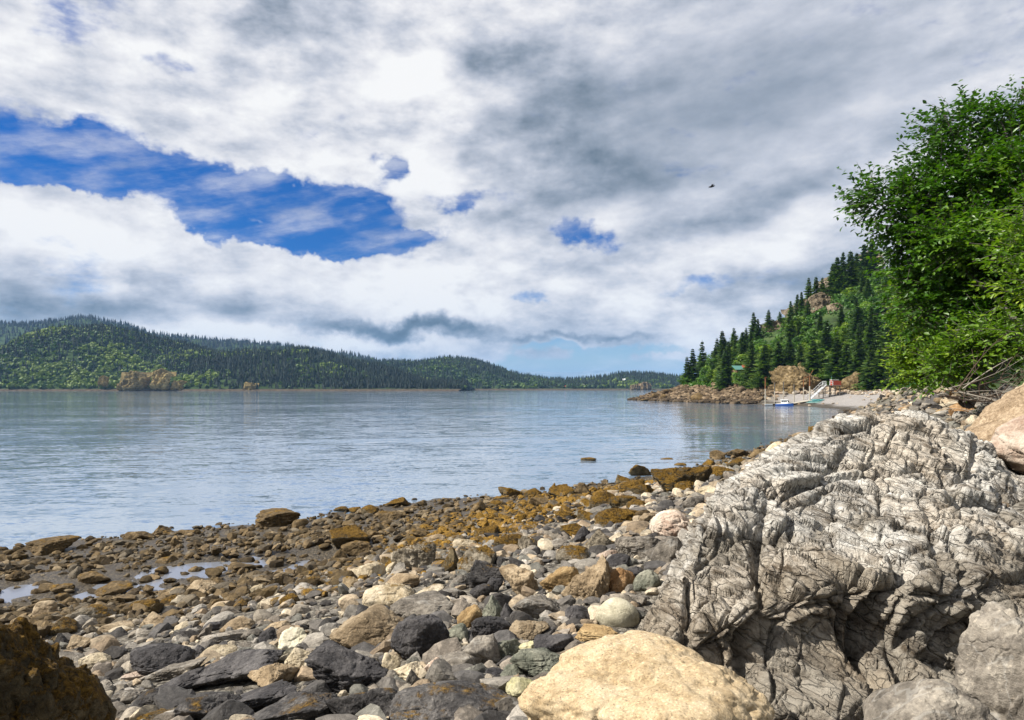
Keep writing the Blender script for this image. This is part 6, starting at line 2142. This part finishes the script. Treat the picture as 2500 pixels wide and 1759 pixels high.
# cabin: raked front, flat roof
c0 = np.array([(-0.9, -.86, .6), (1.5, -.72, .75), (1.0, -.66, 1.95), (-0.9, -.78, 1.95), (-0.9, .86, .6), (1.5, .72, .75), (1.0, .66, 1.95), (-0.9, .78, 1.95)])
cabm = obj('boat_cabin', mk_mesh('boat_cabin', c0, np.array([(0, 1, 2, 3), (4, 7, 6, 5), (0, 3, 7, 4), (1, 5, 6, 2), (3, 2, 6, 7), (0, 4, 5, 1)]), False), M_WHITE, boat)
rf = box(0.1, 0, 2.03, 2.5, 1.75, 0.12)
obj('cabin_roof', mk_mesh('cabin_roof', *rf, False), M_WHITE, boat)
for sgn in (-1, 1):
    for k in range(3):
        xa = -0.75 + k * 0.6
        z0, z1 = 1.18, 1.78
        yy = lambda z: sgn * (0.86 - 0.10 * (z - .6) / 1.3 - 0.03 * k + 0.012)
        p = np.array([(xa, yy(z0), z0), (xa + .45, yy(z0), z0), (xa + .45, yy(z1), z1), (xa, yy(z1), z1)])
        p2 = p + (0, 0.02 * sgn, 0)
        obj('window', mk_mesh('window', np.vstack([p, p2]), np.array([(0, 1, 2, 3), (4, 7, 6, 5), (0, 4, 5, 1), (1, 5, 6, 2), (2, 6, 7, 3), (3, 7, 4, 0)]), False), M_GLASS, boat)
for sgn in (-1, 1):
    p = np.array([(1.36, .06 * sgn, 1.17), (1.36, .60 * sgn, 1.17), (1.10, .56 * sgn, 1.78), (1.10, .06 * sgn, 1.78)])
    p2 = p + (0.03, 0, 0.015)
    obj('windscreen', mk_mesh('windscreen', np.vstack([p, p2]), np.array([(0, 1, 2, 3), (4, 7, 6, 5), (0, 4, 5, 1), (1, 5, 6, 2), (2, 6, 7, 3), (3, 7, 4, 0)]), False), M_GLASS, boat)
mo = obj('outboard_motor', mk_mesh('outboard_motor', *join([box(-3.0, 0, 0.95, .42, .42, .55), box(-2.98, 0, 0.4, .18, .16, .8), box(-3.0, 0, 0.0, .4, .2, .1)]), False), M_BLACK, boat)
bv = mo.modifiers.new('bevel', 'BEVEL')
bv.width = 0.06
bv.segments = 2


# ---- kayaks pulled up by the float
def kayak(px, py, L, rz, mat, lb, dz=0.0, tilt=0.0):
    g = gp(px, py)
    z = gz(g[0], g[1])
    r = thing('kayak', (g[0], g[1], max(z, 0) + 0.22 + dz), lb, 'kayak', 'kayaks on the cove beach', rz)
    xs = np.linspace(-1, 1, 19)
    V = []
    for q in xs:
        w_ = 0.36 * (1 - abs(q) ** 2.4) + 0.01
        for a in np.linspace(0, 2 * math.pi, 11)[:-1]:
            V.append((q * L / 2, w_ * math.cos(a), 0.20 * (1 - abs(q) ** 4) * math.sin(a) + 0.16 * q ** 4))
    i, j = np.meshgrid(np.arange(18), np.arange(10), indexing='ij')
    Fc = np.stack([i * 10 + j, (i + 1) * 10 + j, (i + 1) * 10 + (j + 1) % 10, i * 10 + (j + 1) % 10], -1).reshape(-1, 4)
    obj('hull', mk_mesh('hull', np.array(V), Fc), mat, r)
    a = np.linspace(0, 2 * math.pi, 19)
    obj('cockpit_rim', mk_mesh('cockpit_rim', *tube(np.column_stack([0.48 * np.cos(a), 0.24 * np.sin(a), a * 0 + 0.205]), [0.03] * 19, 6)), M_BLACK, r)
    obj('hatch', mk_mesh('hatch', *box(L * 0.28, 0, 0.17, 0.5, 0.26, 0.06), False), M_YELLOW if mat is M_AQUA else M_BLACK, r)
    return r


kayak(813.5, 403.4, 4.6, math.radians(4), M_AQUA, 'pale aqua kayak lying nearest the water beside the float')
kayak(815.5, 402.2, 4.6, math.radians(6), M_TEAL, 'teal kayak lying in the middle of the kayaks on the beach', 0.06)
kayak(818.0, 401.2, 4.2, math.radians(2), M_TEAL, 'teal kayak farthest up the beach behind the others', 0.10)

# ---- gangway and deck
gb = gp(809.5, 400.2)
A0 = P3(809.5, 399.6, gb[1])
gd = gp(832, 396.5)
D0 = P3(825.5, 384.8, gd[1])
gw = thing('gangway', tuple(A0), 'aluminium gangway with truss railings climbing from the float to the red deck', 'gangway')
d = D0 - A0
L = np.linalg.norm(d)
d /= L
s = np.cross((0, 0, 1), d)
s /= np.linalg.norm(s)
u = np.cross(d, s)
Mx = np.column_stack([d, s, u])
wid = 1.5
npl = 26
V0, Fcb = box(0, 0, 0, L / npl * 0.9, wid, 0.07)
pm = mk_mesh('tread', V0 @ Mx.T, Fcb, False)
for k in range(npl):
    o = obj('tread', pm, M_ALU, gw)
    o.location = tuple(d * (L * (k + .5) / npl))
for sg in (-1, 1):
    bars = [tube(np.array([(0, sg * wid / 2, h_), (L, sg * wid / 2, h_)]), [.05, .05], 6) for h_ in (0.0, 1.15)]
    rl = obj('railing', mk_mesh('railing', *[q if i_ else q @ Mx.T for i_, q in enumerate(join(bars))]), M_ALU, gw)
    nb = 9
    for k in range(nb):
        x0, x1 = L * k / nb, L * (k + 1) / nb
        V, Fc = tube(np.array([(x0, sg * wid / 2, 0), (x0, sg * wid / 2, 1.15)]), [.035, .035], 5)
        obj('rail_post', mk_mesh('rail_post', V @ Mx.T, Fc), M_ALU, rl)
        q = [(x0, 0.02), (x1, 1.13)] if k % 2 == 0 else [(x0, 1.13), (x1, 0.02)]
        V, Fc = tube(np.array([(q[0][0], sg * wid / 2, q[0][1]), (q[1][0], sg * wid / 2, q[1][1])]), [.028, .028], 5)
        obj('rail_brace', mk_mesh('rail_brace', V @ Mx.T, Fc), M_ALU, rl)

yd = D0[1]
pl = P3(822.5, 385.2, yd)
pr = P3(840.5, 385.2, yd)
wdk = pr[0] - pl[0]
dkx = (pl[0] + pr[0]) / 2
dk_ = thing('pier_deck', (dkx, yd + 1.4, pl[2]), 'raised wooden deck with white rails and a red fenced end beside the sea stack', 'deck')
V0, Fcb = box(0, 0, 0, wdk / 16 * .94, 3.2, 0.09)
pm = mk_mesh('plank', V0, Fcb, False)
for k in range(16):
    o = obj('plank', pm, M_PLANK, dk_)
    o.location = (-wdk / 2 + wdk * (k + .5) / 16, 0, -0.05)
obj('beam', mk_mesh('beam', *join([box(0, -1.4, -.26, wdk, .2, .3), box(0, 1.4, -.26, wdk, .2, .3)]), False), M_DARKWOOD, dk_)
for xx in (-wdk * .46, -wdk * .12, wdk * .2, wdk * .46):
    for yy in (-1.4, 1.4):
        zg = gz(dkx + xx, yd + 1.4 + yy) - pl[2]
        V, Fc = tube(np.array([(xx, yy, min(zg - .3, -1.0)), (xx, yy, -.4)]), [.13, .12], 7)
        obj('post', mk_mesh('post', V, Fc), M_BARK, dk_)
hr = 1.15
for x0, x1 in ((-wdk * .5, -wdk * .32), (-wdk * .10, wdk * .06)):
    parts = [box((x0 + x1) / 2, -1.55, z_, x1 - x0, .08, .14) for z_ in (.55, hr)] + [box(x_, -1.55, hr / 2, .14, .1, hr) for x_ in (x0, x1)]
    obj('white_rail', mk_mesh('white_rail', *join(parts), False), M_WHITE, dk_)
for k in range(9):
    xx = wdk * .10 + k * wdk * .4 / 8
    obj('red_picket', mk_mesh('red_picket', *box(xx, -1.55, .62, .22, .08, 1.25), False), M_RED, dk_)
obj('red_rail', mk_mesh('red_rail', *box(wdk * .30, -1.48, 1.18, wdk * .42, .1, .14), False), M_RED, dk_)
sh = thing('red_tote', (dkx + wdk * .26, yd + 1.2, pl[2]), 'red storage bin with gear on top standing on the deck', 'bin')
obj('bin_body', mk_mesh('bin_body', *box(0, 0, .75, 1.9, 1.3, 1.5), False), M_RED, sh)
obj('lid', mk_mesh('lid', *box(0, 0, 1.56, 2.0, 1.4, .12), False), M_WHITE, sh)
ub = thing('green_pole', (dkx + wdk * .17, yd + 1.9, pl[2]), 'thin green pole standing behind the red bin', 'pole')
obj('pole', mk_mesh('pole', *tube(np.array([(0, 0, 0), (0, 0, 2.6)]), [.07, .06], 6)), M_GREENROOF, ub)

# ---- white hull-like shape in the cove grass
gs = gp(903, 386.6)
S, Fc = rock_shape(8801, 4, 'e')
V = S * (1.9, 0.9, 0.62)
V[:, 2] *= np.where(V[:, 2] > 0, 1.0, 0.5)
sk_ = obj('covered_skiff', mk_mesh('covered_skiff', V, Fc), M_WHITE, loc=(gs[0], gs[1] + 3, gz(gs[0], gs[1] + 3) + 0.45))
tag(sk_, 'low rounded white upturned hull lying in the bright green grass of the cove', 'boat')

# ---- a gull high over the bay
gull = thing('flying_bird', tuple(P3(712, 186.5, 60)), 'small dark bird gliding alone under the grey clouds', 'bird', None, 0.2)
S, Fc = ico(3)
obj('body', mk_mesh('body', S * (0.28, 0.09, 0.08), Fc), M_BLACK, gull)
wv = []
for sg in (-1, 1):
    q = np.array([(0.10, 0, 0.03), (0.02, sg * 0.3, 0.13), (-0.06, sg * 0.62, 0.05), (-0.16, sg * 0.30, 0.12), (-0.12, 0, 0.03)])
    q2 = q - (0, 0, 0.02)
    V = np.vstack([q, q2])
    obj('wing', mk_mesh('wing', V, np.array([(0, 1, 3, 4), (1, 2, 2, 3), (5, 9, 8, 6), (6, 8, 7, 7), (0, 5, 6, 1), (4, 3, 8, 9)][:1] + [(5, 9, 8, 6), (0, 5, 6, 1), (4, 3, 8, 9), (1, 6, 7, 2), (3, 2, 7, 8)]), False), M_BLACK, gull)
gull.rotation_euler = (0, math.radians(-18), 0.15)


# ------------------------------------------------------------------ sea air
def haze():
    V, Fc = box(0, 9500, 250, 19000, 22000, 520)
    m = bpy.data.materials.new('sea_air')
    m.use_nodes = True
    t = NT(m.node_tree)
    vv = t.n('ShaderNodeVolumePrincipled', {'Color': (0.28, 0.52, 0.88, 1), 'Density': 6.5e-5, 'Anisotropy': 0.0})
    o = t.n('ShaderNodeOutputMaterial', out=None)
    t.l.new(vv, o.inputs['Volume'])
    hz = obj('haze', mk_mesh('haze', V, Fc, False), m)
    tag(hz, kind='stuff')


haze()
